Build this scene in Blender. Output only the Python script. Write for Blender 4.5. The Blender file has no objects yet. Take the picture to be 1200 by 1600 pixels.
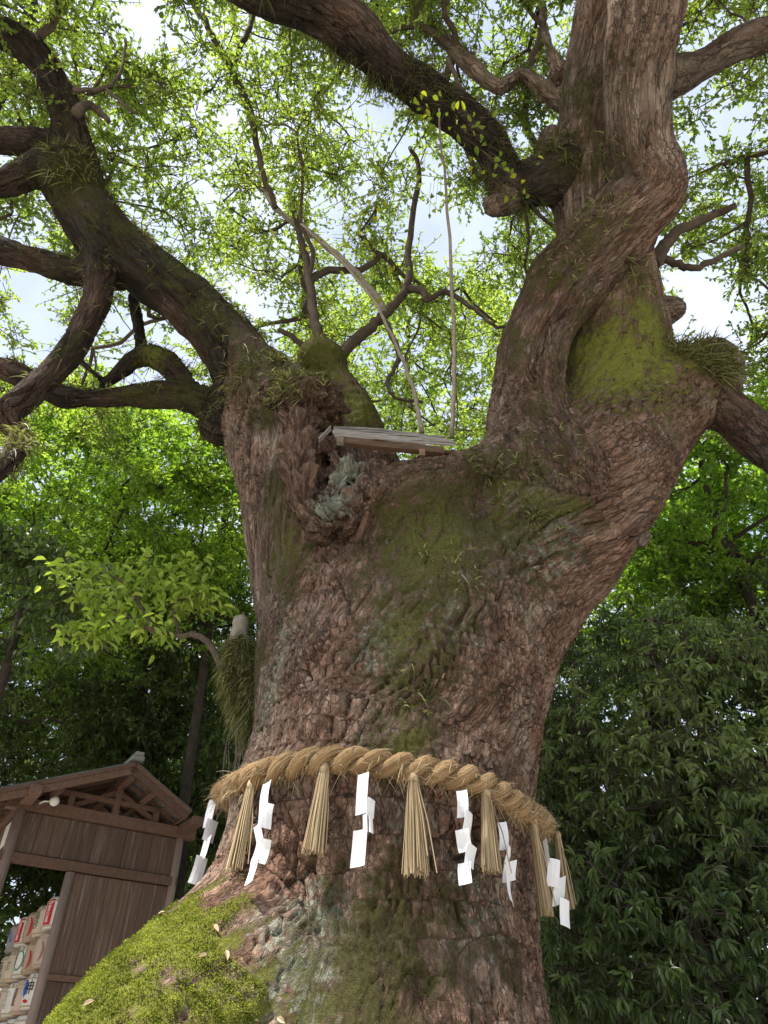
import bpy, math, random, time
import numpy as np
from mathutils import Vector, Matrix
from mathutils.bvhtree import BVHTree
T0 = time.time()
rng = np.random.default_rng(11)
random.seed(5)
scene = bpy.context.scene
COL = scene.collection
# ------------------------------------------------------------------ camera
PITCH = math.radians(40.5)
F = 1110.0                                   # focal length in pixels of the 1200 x 1600 photograph
EYE = np.array([0.0, 0.0, 1.6])
cam = bpy.data.cameras.new('camera')
cam.sensor_fit = 'VERTICAL'
cam.sensor_height = 36.0
cam.lens = 36.0 * F / 1600.0
cam.clip_start = 0.05
cam.clip_end = 3000
camera = bpy.data.objects.new('camera', cam)
COL.objects.link(camera)
camera.location = EYE
camera.rotation_euler = (math.pi / 2 + PITCH, 0, 0)
scene.camera = camera
# ------------------------------------------------------------------ sky, sun, exposure
SUN_DIR = Vector((-0.40, -0.28, 0.87)).normalized()      # towards the sun
world = bpy.data.worlds.new('World')
scene.world = world
world.use_nodes = True
wn, wl = world.node_tree.nodes, world.node_tree.links
wn.clear()
sky = wn.new('ShaderNodeTexSky')
sky.sky_type = 'NISHITA'
sky.sun_disc = False
sky.sun_elevation = math.asin(SUN_DIR.z)
sky.sun_rotation = math.atan2(SUN_DIR.x, SUN_DIR.y)
sky.dust_density = 3.0
sky.air_density = 1.0
tcw = wn.new('ShaderNodeTexCoord')
cn = wn.new('ShaderNodeTexNoise')
cn.inputs['Scale'].default_value = 2.2
cn.inputs['Detail'].default_value = 6
cn.inputs['Roughness'].default_value = 0.55
cr = wn.new('ShaderNodeValToRGB')
cr.color_ramp.elements[0].position = 0.36
cr.color_ramp.elements[0].color = (0.25, 0.25, 0.25, 1)
cr.color_ramp.elements[1].position = 0.62
cr.color_ramp.elements[1].color = (1, 1, 1, 1)
mixw = wn.new('ShaderNodeMixRGB')
mixw.inputs['Color2'].default_value = (3.7, 4.1, 4.75, 1)     # thin bright cloud
bg = wn.new('ShaderNodeBackground')
bg.inputs['Strength'].default_value = 0.12
wo = wn.new('ShaderNodeOutputWorld')
wl.new(tcw.outputs['Generated'], cn.inputs['Vector'])
wl.new(cn.outputs['Fac'], cr.inputs['Fac'])
wl.new(cr.outputs['Color'], mixw.inputs['Fac'])
wl.new(sky.outputs['Color'], mixw.inputs['Color1'])
wl.new(mixw.outputs['Color'], bg.inputs['Color'])
wl.new(bg.outputs['Background'], wo.inputs['Surface'])
sun_data = bpy.data.lights.new('sun', 'SUN')
sun_data.energy = 5.0
sun_data.angle = math.radians(4.0)
sun_data.color = (1.0, 0.95, 0.87)
sun = bpy.data.objects.new('sun', sun_data)
COL.objects.link(sun)
sun.rotation_euler = SUN_DIR.to_track_quat('Z', 'Y').to_euler()
scene.view_settings.view_transform = 'Standard'
scene.view_settings.look = 'None'
scene.view_settings.exposure = 1.2
scene.view_settings.gamma = 1.0
scene.view_settings.use_curve_mapping = False
scene.cycles.use_denoising = True
scene.cycles.max_bounces = 6
scene.cycles.diffuse_bounces = 3
scene.cycles.glossy_bounces = 2
scene.cycles.transmission_bounces = 4
scene.cycles.use_adaptive_sampling = True
scene.cycles.adaptive_threshold = 0.015
scene.cycles.sample_clamp_indirect = 6.0

# ------------------------------------------------------------------ projection helpers (calibrated on the photograph)
CP, SP = math.cos(PITCH), math.sin(PITCH)
def ray(x, y):
    v = 800.0 - y
    return np.array([x - 600.0, F * CP - v * SP, F * SP + v * CP])
def at(x, y, Y):
    d = ray(x, y)
    return EYE + d * (Y / d[1])
def at_r(x, y, R):
    d = ray(x, y)
    return EYE + d * (R / np.linalg.norm(d))
def depth(p):
    return (p[1] - EYE[1]) * CP + (p[2] - EYE[2]) * SP
def proj(p):
    p = np.asarray(p, float) - EYE
    zc = p[..., 1] * CP + p[..., 2] * SP
    v = -p[..., 1] * SP + p[..., 2] * CP
    return 600 + F * p[..., 0] / zc, 800 - F * v / zc

# ------------------------------------------------------------------ object helpers
def tag(o, label=None, cat=None, group=None, kind=None):
    if label: o['label'] = label
    if cat: o['category'] = cat
    if group: o['group'] = group
    if kind: o['kind'] = kind
    return o
def empty(name, loc=(0, 0, 0)):
    o = bpy.data.objects.new(name, None)
    o.empty_display_size = 0.2
    o.location = loc
    COL.objects.link(o)
    return o
def np_mesh(name, V, Fc, mat, parent=None, attrs=None, smooth=False):
    """V (n,3) world coordinates; Fc an (m,3|4) array or a list of such arrays."""
    me = bpy.data.meshes.new(name)
    Fs = [f for f in (Fc if isinstance(Fc, list) else [Fc]) if len(f)]
    V = np.asarray(V, np.float32)
    me.vertices.add(len(V)); me.vertices.foreach_set('co', V.ravel())
    tot = np.concatenate([np.full(len(f), f.shape[1], np.int32) for f in Fs])
    idx = np.concatenate([np.asarray(f, np.int32).ravel() for f in Fs])
    me.loops.add(len(idx)); me.loops.foreach_set('vertex_index', idx)
    me.polygons.add(len(tot))
    st = np.zeros(len(tot), np.int32); st[1:] = np.cumsum(tot)[:-1]
    me.polygons.foreach_set('loop_start', st)
    me.polygons.foreach_set('loop_total', tot)
    me.polygons.foreach_set('use_smooth', np.full(len(tot), bool(smooth)))
    for k, a in (attrs or {}).items():
        a = np.asarray(a, np.float32)
        if a.ndim == 2:
            at_ = me.attributes.new(k, 'FLOAT_VECTOR', 'POINT'); at_.data.foreach_set('vector', a.ravel())
        else:
            at_ = me.attributes.new(k, 'FLOAT', 'POINT'); at_.data.foreach_set('value', a.ravel())
    me.update(calc_edges=True)
    me.validate()
    if mat: me.materials.append(mat)
    o = bpy.data.objects.new(name, me)
    COL.objects.link(o)
    if parent: put(o, parent)
    return o
def put(o, parent):
    o.parent = parent
    o.matrix_parent_inverse = Matrix.Translation(-Vector(parent.location)) if parent.parent is None and parent.type == 'EMPTY' else Matrix.Identity(4)
class MB:
    """collects vertices and faces of one mesh"""
    def __init__(s): s.v = []; s.q = []; s.n = 0; s.t = []
    def add(s, V, Q=None, T=None):
        V = np.asarray(V, float)
        if Q is not None and len(Q): s.q.append(np.asarray(Q) + s.n)
        if T is not None and len(T): s.t.append(np.asarray(T) + s.n)
        s.v.append(V); s.n += len(V)
    def box(s, c, ex, ey, ez):
        """centre and three half-axis vectors"""
        c = np.asarray(c, float); ex, ey, ez = [np.asarray(e, float) for e in (ex, ey, ez)]
        V = [c + a * ex + b * ey + d * ez for d in (-1, 1) for b in (-1, 1) for a in (-1, 1)]
        s.add(V, [(0, 2, 3, 1), (4, 5, 7, 6), (0, 1, 5, 4), (2, 6, 7, 3), (0, 4, 6, 2), (1, 3, 7, 5)])
    def tube(s, pts, rad, n=6, cap=True):
        pts = np.asarray(pts, float); m = len(pts)
        rad = np.broadcast_to(np.asarray(rad, float), (m,))
        t = np.gradient(pts, axis=0); t /= np.linalg.norm(t, axis=1)[:, None] + 1e-9
        ref = np.array([0, 0, 1.0]) if abs(t[0][2]) < 0.9 else np.array([1.0, 0, 0])
        u = np.cross(t[0], ref); u /= np.linalg.norm(u)
        a = np.arange(n) * 2 * math.pi / n
        V = []
        for i in range(m):
            u = u - t[i] * (u @ t[i]); u /= np.linalg.norm(u) + 1e-9
            w = np.cross(t[i], u)
            V.append(pts[i] + rad[i] * (np.cos(a)[:, None] * u + np.sin(a)[:, None] * w))
        V = np.concatenate(V)
        Q = []
        for i in range(m - 1):
            b = i * n
            for k in range(n):
                k2 = (k + 1) % n
                Q.append((b + k, b + k2, b + n + k2, b + n + k))
        T = []
        if cap:
            V = np.concatenate([V, pts[:1], pts[-1:]])
            c0, c1, e = m * n, m * n + 1, (m - 1) * n
            for k in range(n):
                k2 = (k + 1) % n
                T.append((c0, k2, k)); T.append((c1, e + k, e + k2))
        s.add(V, Q, T)
    def build(s, name, mat, parent=None, smooth=False, attrs=None):
        V = np.concatenate(s.v)
        Fs = []
        if s.q: Fs.append(np.concatenate(s.q))
        if s.t: Fs.append(np.concatenate(s.t))
        return np_mesh(name, V, Fs, mat, parent, attrs, smooth)
def spline(P, sub):
    """Catmull-Rom through the rows of P"""
    P = np.asarray(P, float)
    if len(P) < 3:
        return np.array([P[0] + (P[-1] - P[0]) * t for t in np.linspace(0, 1, sub + 1)])
    Q = np.vstack([2 * P[0] - P[1], P, 2 * P[-1] - P[-2]])
    out = []
    for i in range(1, len(Q) - 2):
        p0, p1, p2, p3 = Q[i - 1], Q[i], Q[i + 1], Q[i + 2]
        for k in range(sub):
            t = k / sub
            out.append(0.5 * (2 * p1 + (p2 - p0) * t + (2 * p0 - 5 * p1 + 4 * p2 - p3) * t * t + (3 * p1 - p0 - 3 * p2 + p3) * t ** 3))
    out.append(P[-1])
    return np.array(out)

# ------------------------------------------------------------------ noise (numpy)
_perm = np.random.default_rng(3).permutation(256)
_perm = np.concatenate([_perm, _perm, _perm]).astype(np.int64)
_g = np.random.default_rng(4).normal(size=(256, 3)); _g /= np.linalg.norm(_g, axis=1)[:, None]
def pn(P):
    """gradient noise, about -1..1"""
    P = np.asarray(P, np.float64)
    I = np.floor(P).astype(np.int64); f = P - I; I &= 255
    w = f * f * f * (f * (f * 6 - 15) + 10)
    r = 0
    for dx in (0, 1):
        wx = w[:, 0] if dx else 1 - w[:, 0]
        for dy in (0, 1):
            wy = w[:, 1] if dy else 1 - w[:, 1]
            for dz in (0, 1):
                wz = w[:, 2] if dz else 1 - w[:, 2]
                h = _perm[_perm[_perm[(I[:, 0] + dx) & 255] + ((I[:, 1] + dy) & 255)] + ((I[:, 2] + dz) & 255)]
                g = _g[h]
                r = r + wx * wy * wz * (g[:, 0] * (f[:, 0] - dx) + g[:, 1] * (f[:, 1] - dy) + g[:, 2] * (f[:, 2] - dz))
    return r * 1.6
def sstep(a, b, x):
    t = np.clip((x - a) / (b - a), 0, 1)
    return t * t * (3 - 2 * t)

# ------------------------------------------------------------------ materials
def new_mat(name):
    m = bpy.data.materials.new(name); m.use_nodes = True
    nt = m.node_tree; nt.nodes.clear()
    out = nt.nodes.new('ShaderNodeOutputMaterial')
    return m, nt.nodes, nt.links, out
def ramp(n, l, fac, stops):
    r = n.new('ShaderNodeValToRGB'); e = r.color_ramp.elements
    while len(e) < len(stops): e.new(0.5)
    for k, (p, c) in enumerate(stops):
        e[k].position = p; e[k].color = (*c, 1) if len(c) == 3 else c
    l.new(fac, r.inputs['Fac']); return r.outputs['Color']
def noise(n, l, vec, scale, detail=4, rough=0.55, dist=0.0):
    t = n.new('ShaderNodeTexNoise'); t.inputs['Scale'].default_value = scale
    t.inputs['Detail'].default_value = detail; t.inputs['Roughness'].default_value = rough
    t.inputs['Distortion'].default_value = dist
    if vec is not None: l.new(vec, t.inputs['Vector'])
    return t.outputs['Fac']
def mixc(n, l, fac, a, b, mode='MIX'):
    m = n.new('ShaderNodeMixRGB'); m.blend_type = mode
    for s, v in ((m.inputs['Fac'], fac), (m.inputs['Color1'], a), (m.inputs['Color2'], b)):
        if isinstance(v, (int, float)): s.default_value = v
        elif isinstance(v, tuple): s.default_value = (*v, 1)
        else: l.new(v, s)
    return m.outputs['Color']
def math_(n, l, op, a, b=0.0, clamp=False):
    m = n.new('ShaderNodeMath'); m.operation = op; m.use_clamp = clamp
    for s, v in ((m.inputs[0], a), (m.inputs[1], b)):
        if isinstance(v, (int, float)): s.default_value = v
        else: l.new(v, s)
    return m.outputs[0]
def attr(n, name, vec=False):
    a = n.new('ShaderNodeAttribute'); a.attribute_name = name
    return a.outputs['Vector' if vec else 'Fac']
def principled(n, l, out, col, rough=0.85, spec=0.25, bump=None, bdist=0.01, bstr=1.0):
    p = n.new('ShaderNodeBsdfPrincipled')
    if isinstance(col, tuple): p.inputs['Base Color'].default_value = (*col, 1)
    else: l.new(col, p.inputs['Base Color'])
    if isinstance(rough, (int, float)): p.inputs['Roughness'].default_value = rough
    else: l.new(rough, p.inputs['Roughness'])
    p.inputs['Specular IOR Level'].default_value = spec
    if bump is not None:
        b = n.new('ShaderNodeBump'); b.inputs['Distance'].default_value = bdist; b.inputs['Strength'].default_value = bstr
        l.new(bump, b.inputs['Height']); l.new(b.outputs['Normal'], p.inputs['Normal'])
    if out is not None: l.new(p.outputs['BSDF'], out.inputs['Surface'])
    return p
def coords(n, which='Object'):
    return n.new('ShaderNodeTexCoord').outputs[which]

def bark_material():
    m, n, l, out = new_mat('camphor_bark')
    q = attr(n, 'bark_co', True); pos = n.new('ShaderNodeNewGeometry').outputs['Position']
    big = noise(n, l, pos, 1.1, 4, 0.6)
    mid = noise(n, l, q, 7.0, 5, 0.6, 0.3)
    fine = noise(n, l, q, 38.0, 5, 0.65, 0.4)
    c = ramp(n, l, mid, [(0.28, (0.095, 0.055, 0.038)), (0.5, (0.20, 0.125, 0.088)), (0.72, (0.37, 0.265, 0.205))])
    red = ramp(n, l, big, [(0.42, (0, 0, 0)), (0.66, (1, 1, 1))])
    c = mixc(n, l, math_(n, l, 'MULTIPLY', red, 0.7), c, ramp(n, l, mid, [(0.3, (0.115, 0.057, 0.039)), (0.7, (0.265, 0.152, 0.108))]))
    g = ramp(n, l, noise(n, l, pos, 2.3, 5, 0.6), [(0.50, (0, 0, 0)), (0.68, (1, 1, 1))])
    c = mixc(n, l, math_(n, l, 'MULTIPLY', g, 0.55), c, (0.27, 0.23, 0.195))
    c = mixc(n, l, 0.85, c, ramp(n, l, fine, [(0.3, (0.42, 0.40, 0.39)), (0.52, (1, 1, 1)), (0.72, (1.5, 1.47, 1.42))]), 'MULTIPLY')
    c = mixc(n, l, math_(n, l, 'MULTIPLY', attr(n, 'pale'), 0.7), c, ramp(n, l, mid, [(0.28, (0.10, 0.082, 0.067)), (0.5, (0.185, 0.158, 0.132)), (0.72, (0.32, 0.285, 0.25))]))
    # bark plates with thin fissures between them, filled with dark humus
    def vmath(op, u, v):
        k = n.new('ShaderNodeVectorMath'); k.operation = op
        for sck, val in ((k.inputs[0], u), (k.inputs[1], v)):
            if isinstance(val, tuple): sck.default_value = val
            else: l.new(val, sck)
        return k.outputs[0]
    def ncol(scale, det):
        k = n.new('ShaderNodeTexNoise'); k.inputs['Scale'].default_value = scale; k.inputs['Detail'].default_value = det
        l.new(q, k.inputs['Vector']); return vmath('SUBTRACT', k.outputs['Color'], (.5, .5, .5))
    qs = vmath('MULTIPLY', q, (1, 1, .45))
    qd = vmath('ADD', qs, vmath('ADD', vmath('MULTIPLY', ncol(9, 3), (.10, .10, .05)), vmath('MULTIPLY', ncol(40, 4), (.034, .034, .018))))
    def vor_(scale, feat):
        k = n.new('ShaderNodeTexVoronoi'); k.feature = feat; k.inputs['Scale'].default_value = scale; l.new(qd, k.inputs['Vector']); return k
    big_e = vor_(13, 'DISTANCE_TO_EDGE').outputs['Distance']; sml_e = vor_(31, 'DISTANCE_TO_EDGE').outputs['Distance']
    pc = vor_(13, 'F1').outputs['Color']; pc2 = vor_(31, 'F1').outputs['Color']
    gate = ramp(n, l, noise(n, l, q, 4.0, 3), [(0.38, (0, 0, 0)), (0.58, (1, 1, 1))])
    f_b = ramp(n, l, big_e, [(0.0, (0, 0, 0)), (0.055, (1, 1, 1))]); f_s = ramp(n, l, sml_e, [(0.0, (0, 0, 0)), (0.09, (1, 1, 1))])
    f_s = mixc(n, l, gate, (1, 1, 1), f_s)
    gate2 = ramp(n, l, noise(n, l, q, 6.5, 3), [(0.36, (.15, .15, .15)), (0.56, (1, 1, 1))])
    f_b = mixc(n, l, gate2, (1, 1, 1), f_b)
    fis = math_(n, l, 'MULTIPLY', f_b, math_(n, l, 'ADD', 0.5, math_(n, l, 'MULTIPLY', f_s, 0.5)))
    bw = n.new('ShaderNodeRGBToBW'); l.new(pc, bw.inputs[0]); bw2 = n.new('ShaderNodeRGBToBW'); l.new(pc2, bw2.inputs[0])
    c = mixc(n, l, 0.4, c, ramp(n, l, bw.outputs[0], [(0.2, (.66, .65, .64)), (0.8, (1.32, 1.3, 1.27))]), 'MULTIPLY')
    c = mixc(n, l, 0.38, c, ramp(n, l, bw2.outputs[0], [(0.2, (.7, .69, .68)), (0.8, (1.3, 1.28, 1.25))]), 'MULTIPLY')
    c = mixc(n, l, math_(n, l, 'MULTIPLY', math_(n, l, 'SUBTRACT', 1.0, fis), 0.62), c, (0.032, 0.022, 0.017))
    c = mixc(n, l, math_(n, l, 'MULTIPLY', attr(n, 'shade_and_dark'), 0.93), c, ramp(n, l, mid, [(0.3, (0.009, 0.0075, 0.006)), (0.7, (0.030, 0.024, 0.018))]))  # near-black paint: shade of the backlit limbs, and darker bark on right-hand ones
    # rotten red heartwood
    wd = attr(n, 'wood')
    wc = ramp(n, l, noise(n, l, q, 16, 5, 0.65, 0.8), [(0.3, (0.035, 0.021, 0.016)), (0.52, (0.10, 0.058, 0.04)), (0.75, (0.26, 0.18, 0.135))])
    c = mixc(n, l, wd, c, wc)
    # pale lichen
    li = attr(n, 'lichen')
    ln = noise(n, l, pos, 16, 6, 0.7)
    lf = math_(n, l, 'MULTIPLY', ramp(n, l, math_(n, l, 'ADD', li, math_(n, l, 'MULTIPLY', math_(n, l, 'SUBTRACT', ln, 0.5), 3.2)), [(0.42, (0, 0, 0)), (0.85, (1, 1, 1))]), 0.6)
    c = mixc(n, l, lf, c, ramp(n, l, fine, [(0.3, (0.16, 0.20, 0.15)), (0.7, (0.32, 0.37, 0.28))]))
    # moss
    mo = attr(n, 'moss'); mb = attr(n, 'moss_bright')
    mn = math_(n, l, 'ADD', math_(n, l, 'MULTIPLY', noise(n, l, pos, 7, 8, 0.75), 0.6), math_(n, l, 'MULTIPLY', noise(n, l, q, 18, 6, 0.7), 0.4))
    mo = math_(n, l, 'ADD', mo, math_(n, l, 'MULTIPLY', math_(n, l, 'SUBTRACT', bw2.outputs[0], 0.5), 0.55))
    mo = math_(n, l, 'ADD', mo, math_(n, l, 'MULTIPLY', math_(n, l, 'SUBTRACT', bw.outputs[0], 0.5), 0.45))
    mo = math_(n, l, 'ADD', mo, math_(n, l, 'MULTIPLY', math_(n, l, 'SUBTRACT', fis, 0.8), 0.25))
    mf = ramp(n, l, math_(n, l, 'ADD', mo, math_(n, l, 'MULTIPLY', math_(n, l, 'SUBTRACT', mn, 0.5), 3.4)), [(0.38, (0, 0, 0)), (0.90, (0.93, 0.93, 0.93))])
    v = noise(n, l, pos, 45, 5, 0.7)
    dark = ramp(n, l, v, [(0.25, (0.026, 0.027, 0.009)), (0.5, (0.066, 0.066, 0.019)), (0.75, (0.14, 0.13, 0.04))])
    lite = ramp(n, l, v, [(0.25, (0.10, 0.115, 0.02)), (0.5, (0.23, 0.25, 0.038)), (0.75, (0.36, 0.37, 0.07))])
    mc = mixc(n, l, mb, dark, lite)
    c = mixc(n, l, mf, c, mc)
    # fine relief
    h = math_(n, l, 'ADD', math_(n, l, 'MULTIPLY', bw.outputs[0], 0.9), math_(n, l, 'ADD', math_(n, l, 'MULTIPLY', fine, 1.0), math_(n, l, 'MULTIPLY', fis, 1.5)))
    h = math_(n, l, 'ADD', h, math_(n, l, 'MULTIPLY', bw2.outputs[0], 0.5))
    mh = math_(n, l, 'MULTIPLY', noise(n, l, pos, 130, 3, 0.7), 2.0)
    h = mixc(n, l, mf, h, mh)
    principled(n, l, out, c, 0.92, 0.15, h, 0.020, 1.0)
    return m
def leaf_material(name, dark, mid, light, trans=0.45, rough=0.5, spec=0.35):
    m, n, l, out = new_mat(name)
    t = attr(n, 'tint')
    c = ramp(n, l, t, [(0.0, dark), (0.5, mid), (1.0, light)])
    p = principled(n, l, None, c, rough, spec)
    tr = n.new('ShaderNodeBsdfTranslucent')
    tc = mixc(n, l, 1.0, c, (1.65, 1.75, 0.8), 'MULTIPLY')
    l.new(tc, tr.inputs['Color'])
    mx = n.new('ShaderNodeMixShader'); mx.inputs['Fac'].default_value = trans
    l.new(p.outputs['BSDF'], mx.inputs[1]); l.new(tr.outputs['BSDF'], mx.inputs[2])
    l.new(mx.outputs['Shader'], out.inputs['Surface'])
    return m
def wood_material(name, a, b, scale=(3, 3, 0.5), streak=None):
    m, n, l, out = new_mat(name)
    mp = n.new('ShaderNodeMapping'); mp.inputs['Scale'].default_value = scale
    l.new(coords(n), mp.inputs['Vector'])
    g = noise(n, l, mp.outputs['Vector'], 9, 6, 0.65, 0.4)
    c = ramp(n, l, g, [(0.3, a), (0.7, b)])
    inf = n.new('ShaderNodeObjectInfo').outputs['Random']
    c = mixc(n, l, 0.6, c, ramp(n, l, inf, [(0, (0.7, 0.7, 0.7)), (1, (1.3, 1.27, 1.25))]), 'MULTIPLY')
    if streak:
        s = noise(n, l, mp.outputs['Vector'], 3.1, 5, 0.7)
        c = mixc(n, l, ramp(n, l, s, [(0.54, (0, 0, 0)), (0.72, (0.75, 0.75, 0.75))]), c, streak)
    principled(n, l, out, c, 0.75, 0.25, g, 0.004, 0.7)
    return m
def simple_mat(name, col, rough=0.8, spec=0.2, var=0.25, scale=20):
    m, n, l, out = new_mat(name)
    g = noise(n, l, coords(n), scale, 5, 0.6)
    c = mixc(n, l, 1.0, col, ramp(n, l, g, [(0.25, (1 - var,) * 3), (0.75, (1 + var,) * 3)]), 'MULTIPLY')
    principled(n, l, out, c, rough, spec, g, 0.003, 0.4)
    return m
def tint_mat(name, a, b, rough=0.8, spec=0.2):
    m, n, l, out = new_mat(name)
    c = ramp(n, l, attr(n, 'tint'), [(0, a), (1, b)])
    principled(n, l, out, c, rough, spec)
    return m
M = {}
M['bark'] = bark_material()
M['branch'] = simple_mat('branch_bark', (0.085, 0.066, 0.05), 0.9, 0.1, 0.4, 12)
M['pale_branch'] = simple_mat('pale_branch_bark', (0.27, 0.235, 0.19), 0.85, 0.1, 0.3, 14)
M['trunk'] = simple_mat('forest_trunk_bark', (0.055, 0.046, 0.037), 0.9, 0.1, 0.4, 8)
M['camphor_leaf'] = leaf_material('camphor_leaf', (0.09, 0.13, 0.035), (0.18, 0.24, 0.062), (0.31, 0.36, 0.10), 0.7)
M['bright_leaf'] = leaf_material('bright_leaf', (0.075, 0.135, 0.028), (0.18, 0.28, 0.045), (0.32, 0.42, 0.07), 0.6)
M['maple_leaf'] = leaf_material('maple_leaf', (0.075, 0.14, 0.028), (0.17, 0.29, 0.05), (0.30, 0.41, 0.075), 0.58)
M['dark_leaf'] = leaf_material('dark_leaf', (0.03, 0.055, 0.016), (0.07, 0.115, 0.03), (0.14, 0.19, 0.05), 0.4, 0.38, 0.5)
M['lance_leaf'] = leaf_material('lance_leaf', (0.035, 0.06, 0.02), (0.08, 0.125, 0.042), (0.19, 0.24, 0.09), 0.35, 0.36, 0.55)
M['shoot_leaf'] = leaf_material('shoot_leaf', (0.13, 0.19, 0.03), (0.23, 0.31, 0.055), (0.36, 0.43, 0.09), 0.5)
M['sapling_leaf'] = leaf_material('sapling_leaf', (0.11, 0.17, 0.02), (0.20, 0.25, 0.02), (0.34, 0.33, 0.03), 0.55)
M['fern'] = leaf_material('fern_blade', (0.04, 0.042, 0.016), (0.11, 0.11, 0.04), (0.30, 0.29, 0.15), 0.35)
M['moss_fuzz'] = leaf_material('moss_fuzz', (0.05, 0.065, 0.012), (0.16, 0.19, 0.03), (0.34, 0.36, 0.07), 0.35, 0.8, 0.1)
M['straw'] = tint_mat('straw', (0.20, 0.135, 0.07), (0.50, 0.40, 0.25), 0.7)
M['rope'] = None
M['paper'] = simple_mat('white_paper', (0.70, 0.70, 0.72), 0.7, 0.2, 0.08, 14)
exec_time = lambda s: print('[%.1fs] %s' % (time.time() - T0, s))
# ------------------------------------------------------------------ ground
def build_ground():
    m, n, l, out = new_mat('pale_gravel')
    c = ramp(n, l, noise(n, l, coords(n), 0.8, 8, 0.65), [(0.3, (0.27, 0.245, 0.205)), (0.7, (0.40, 0.37, 0.32))])
    principled(n, l, out, c, 0.95, 0.1, noise(n, l, coords(n), 25, 5), 0.02, 0.6)
    k = 40
    xs = np.sign(np.linspace(-1, 1, k)) * np.abs(np.linspace(-1, 1, k)) ** 2.2 * 600
    X, Y = np.meshgrid(xs, xs + 10)
    V = np.stack([X, Y, np.zeros_like(X)], -1).reshape(-1, 3)
    i, j = np.meshgrid(np.arange(k - 1), np.arange(k - 1))
    b = (j * k + i).ravel()
    o = np_mesh('ground', V, np.stack([b, b + 1, b + k + 1, b + k], 1), m)
    tag(o, 'pale gravel yard under the trees', None, None, 'structure')
build_ground()

# ------------------------------------------------------------------ the great camphor tree: an implicit surface from limb chains
# each node: photo x, photo y, distance ahead of the camera (m), half width in photo pixels
_ys = [-160, -60, 0, 100, 200, 300, 400, 500, 600, 700]
_yo = [3.2, 3.5, 3.7, 4.2, 4.6, 5.0, 5.4, 5.7, 5.9, 6.0]
_yn = [2.0, 2.4, 2.7, 3.3, 3.9, 4.5, 5.0, 5.4, 5.75, 6.0]      # the limbs reach out over the viewer
CH = []                                        # (part name, nodes, blend radius)
def chain(part, nodes, k=0.14, world=None):
    P = []
    for (x, y, Y, r) in nodes:
        if y < 700 and part != 'hollow_lip': Y = np.interp(y, _ys, _yn) + 0.6 * (Y - np.interp(y, _ys, _yo))
        p = at(x, y, Y)
        if part == 'limb' and x < 330: r *= 0.86
        P.append([*p, r * depth(p) / F])
    if world: P = [list(w) for w in world] + P
    CH.append((part, np.array(P), k))
TR = 'trunk'
chain(TR, [(600, 1600, 6.0, 245), (592, 1450, 6.0, 242), (590, 1300, 6.0, 236), (612, 1200, 6.05, 218), (618, 1120, 6.05, 210), (622, 1050, 6.05, 205)],
      world=[(0.0, 6.0, -0.3, 1.75), (0.0, 6.0, 0.9, 1.32)])
chain(TR, [(575, 1130, 6.05, 165), (540, 1000, 6.05, 132), (512, 900, 6.05, 117), (486, 800, 6.05, 107), (462, 720, 6.05, 96), (440, 655, 6.05, 86)], 0.3)
chain(TR, [(650, 1130, 6.05, 180), (722, 1000, 6.0, 152), (798, 900, 5.95, 130), (872, 812, 5.9, 124), (925, 745, 5.85, 116), (990, 680, 5.8, 88), (1060, 615, 5.7, 66), (1108, 578, 5.65, 50)], 0.3)
chain(TR, [(660, 960, 5.6, 110), (655, 860, 5.55, 95), (655, 790, 5.5, 72), (662, 765, 5.45, 55)], 0.25)       # swelling below the hollow
LM = 'limb'
chain(LM, [(445, 670, 6.0, 84), (408, 615, 6.0, 66), (382, 568, 5.95, 52), (312, 487, 5.85, 47), (228, 424, 5.75, 50), (158, 362, 5.65, 54), (115, 300, 5.6, 44)], 0.2)
chain(LM, [(130, 330, 5.65, 38), (128, 262, 5.5, 34), (108, 190, 5.2, 31), (88, 130, 5.0, 29), (50, 78, 4.8, 28), (-10, 45, 4.6, 28), (-80, 20, 4.4, 26)], 0.1)
chain(LM, [(125, 245, 5.5, 30), (60, 225, 5.4, 27), (-10, 218, 5.3, 26), (-90, 205, 5.2, 24)], 0.1)
chain(LM, [(95, 248, 5.35, 24), (55, 262, 5.3, 30), (15, 282, 5.2, 26), (-50, 300, 5.1, 22)], 0.1)
chain(LM, [(185, 420, 5.95, 38), (130, 428, 6.0, 27), (70, 412, 6.0, 25), (0, 390, 6.0, 25), (-80, 360, 6.0, 24)], 0.1)
chain(LM, [(152, 405, 5.6, 34), (150, 462, 5.45, 30), (125, 520, 5.35, 27), (88, 574, 5.3, 26), (42, 624, 5.25, 24), (14, 648, 5.2, 23), (26, 682, 5.2, 18), (18, 716, 5.2, 17), (-25, 760, 5.2, 17), (-80, 800, 5.2, 14)], 0.1)
chain(LM, [(385, 640, 6.2, 42), (335, 636, 6.3, 27), (280, 618, 6.3, 22), (215, 620, 6.3, 20), (155, 622, 6.3, 19), (105, 622, 6.3, 22), (60, 600, 6.3, 17), (0, 576, 6.3, 15), (-70, 560, 6.3, 13)], 0.12)
chain(LM, [(300, 616, 6.35, 20), (272, 580, 6.4, 17), (240, 556, 6.45, 15), (208, 560, 6.5, 14), (184, 584, 6.5, 15), (158, 604, 6.45, 14)], 0.06)
chain(LM, [(222, 560, 6.5, 12), (218, 530, 6.55, 9.5), (213, 495, 6.6, 8.5), (205, 460, 6.7, 7)], 0.05)
chain(LM, [(165, 600, 6.4, 10), (135, 572, 6.5, 8), (112, 556, 6.6, 6)], 0.04)
chain(LM, [(-60, 230, 6.2, 14), (0, 145, 6.0, 14), (30, 88, 5.9, 13), (52, 0, 5.8, 12), (65, -60, 5.7, 11)], 0.05)
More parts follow.
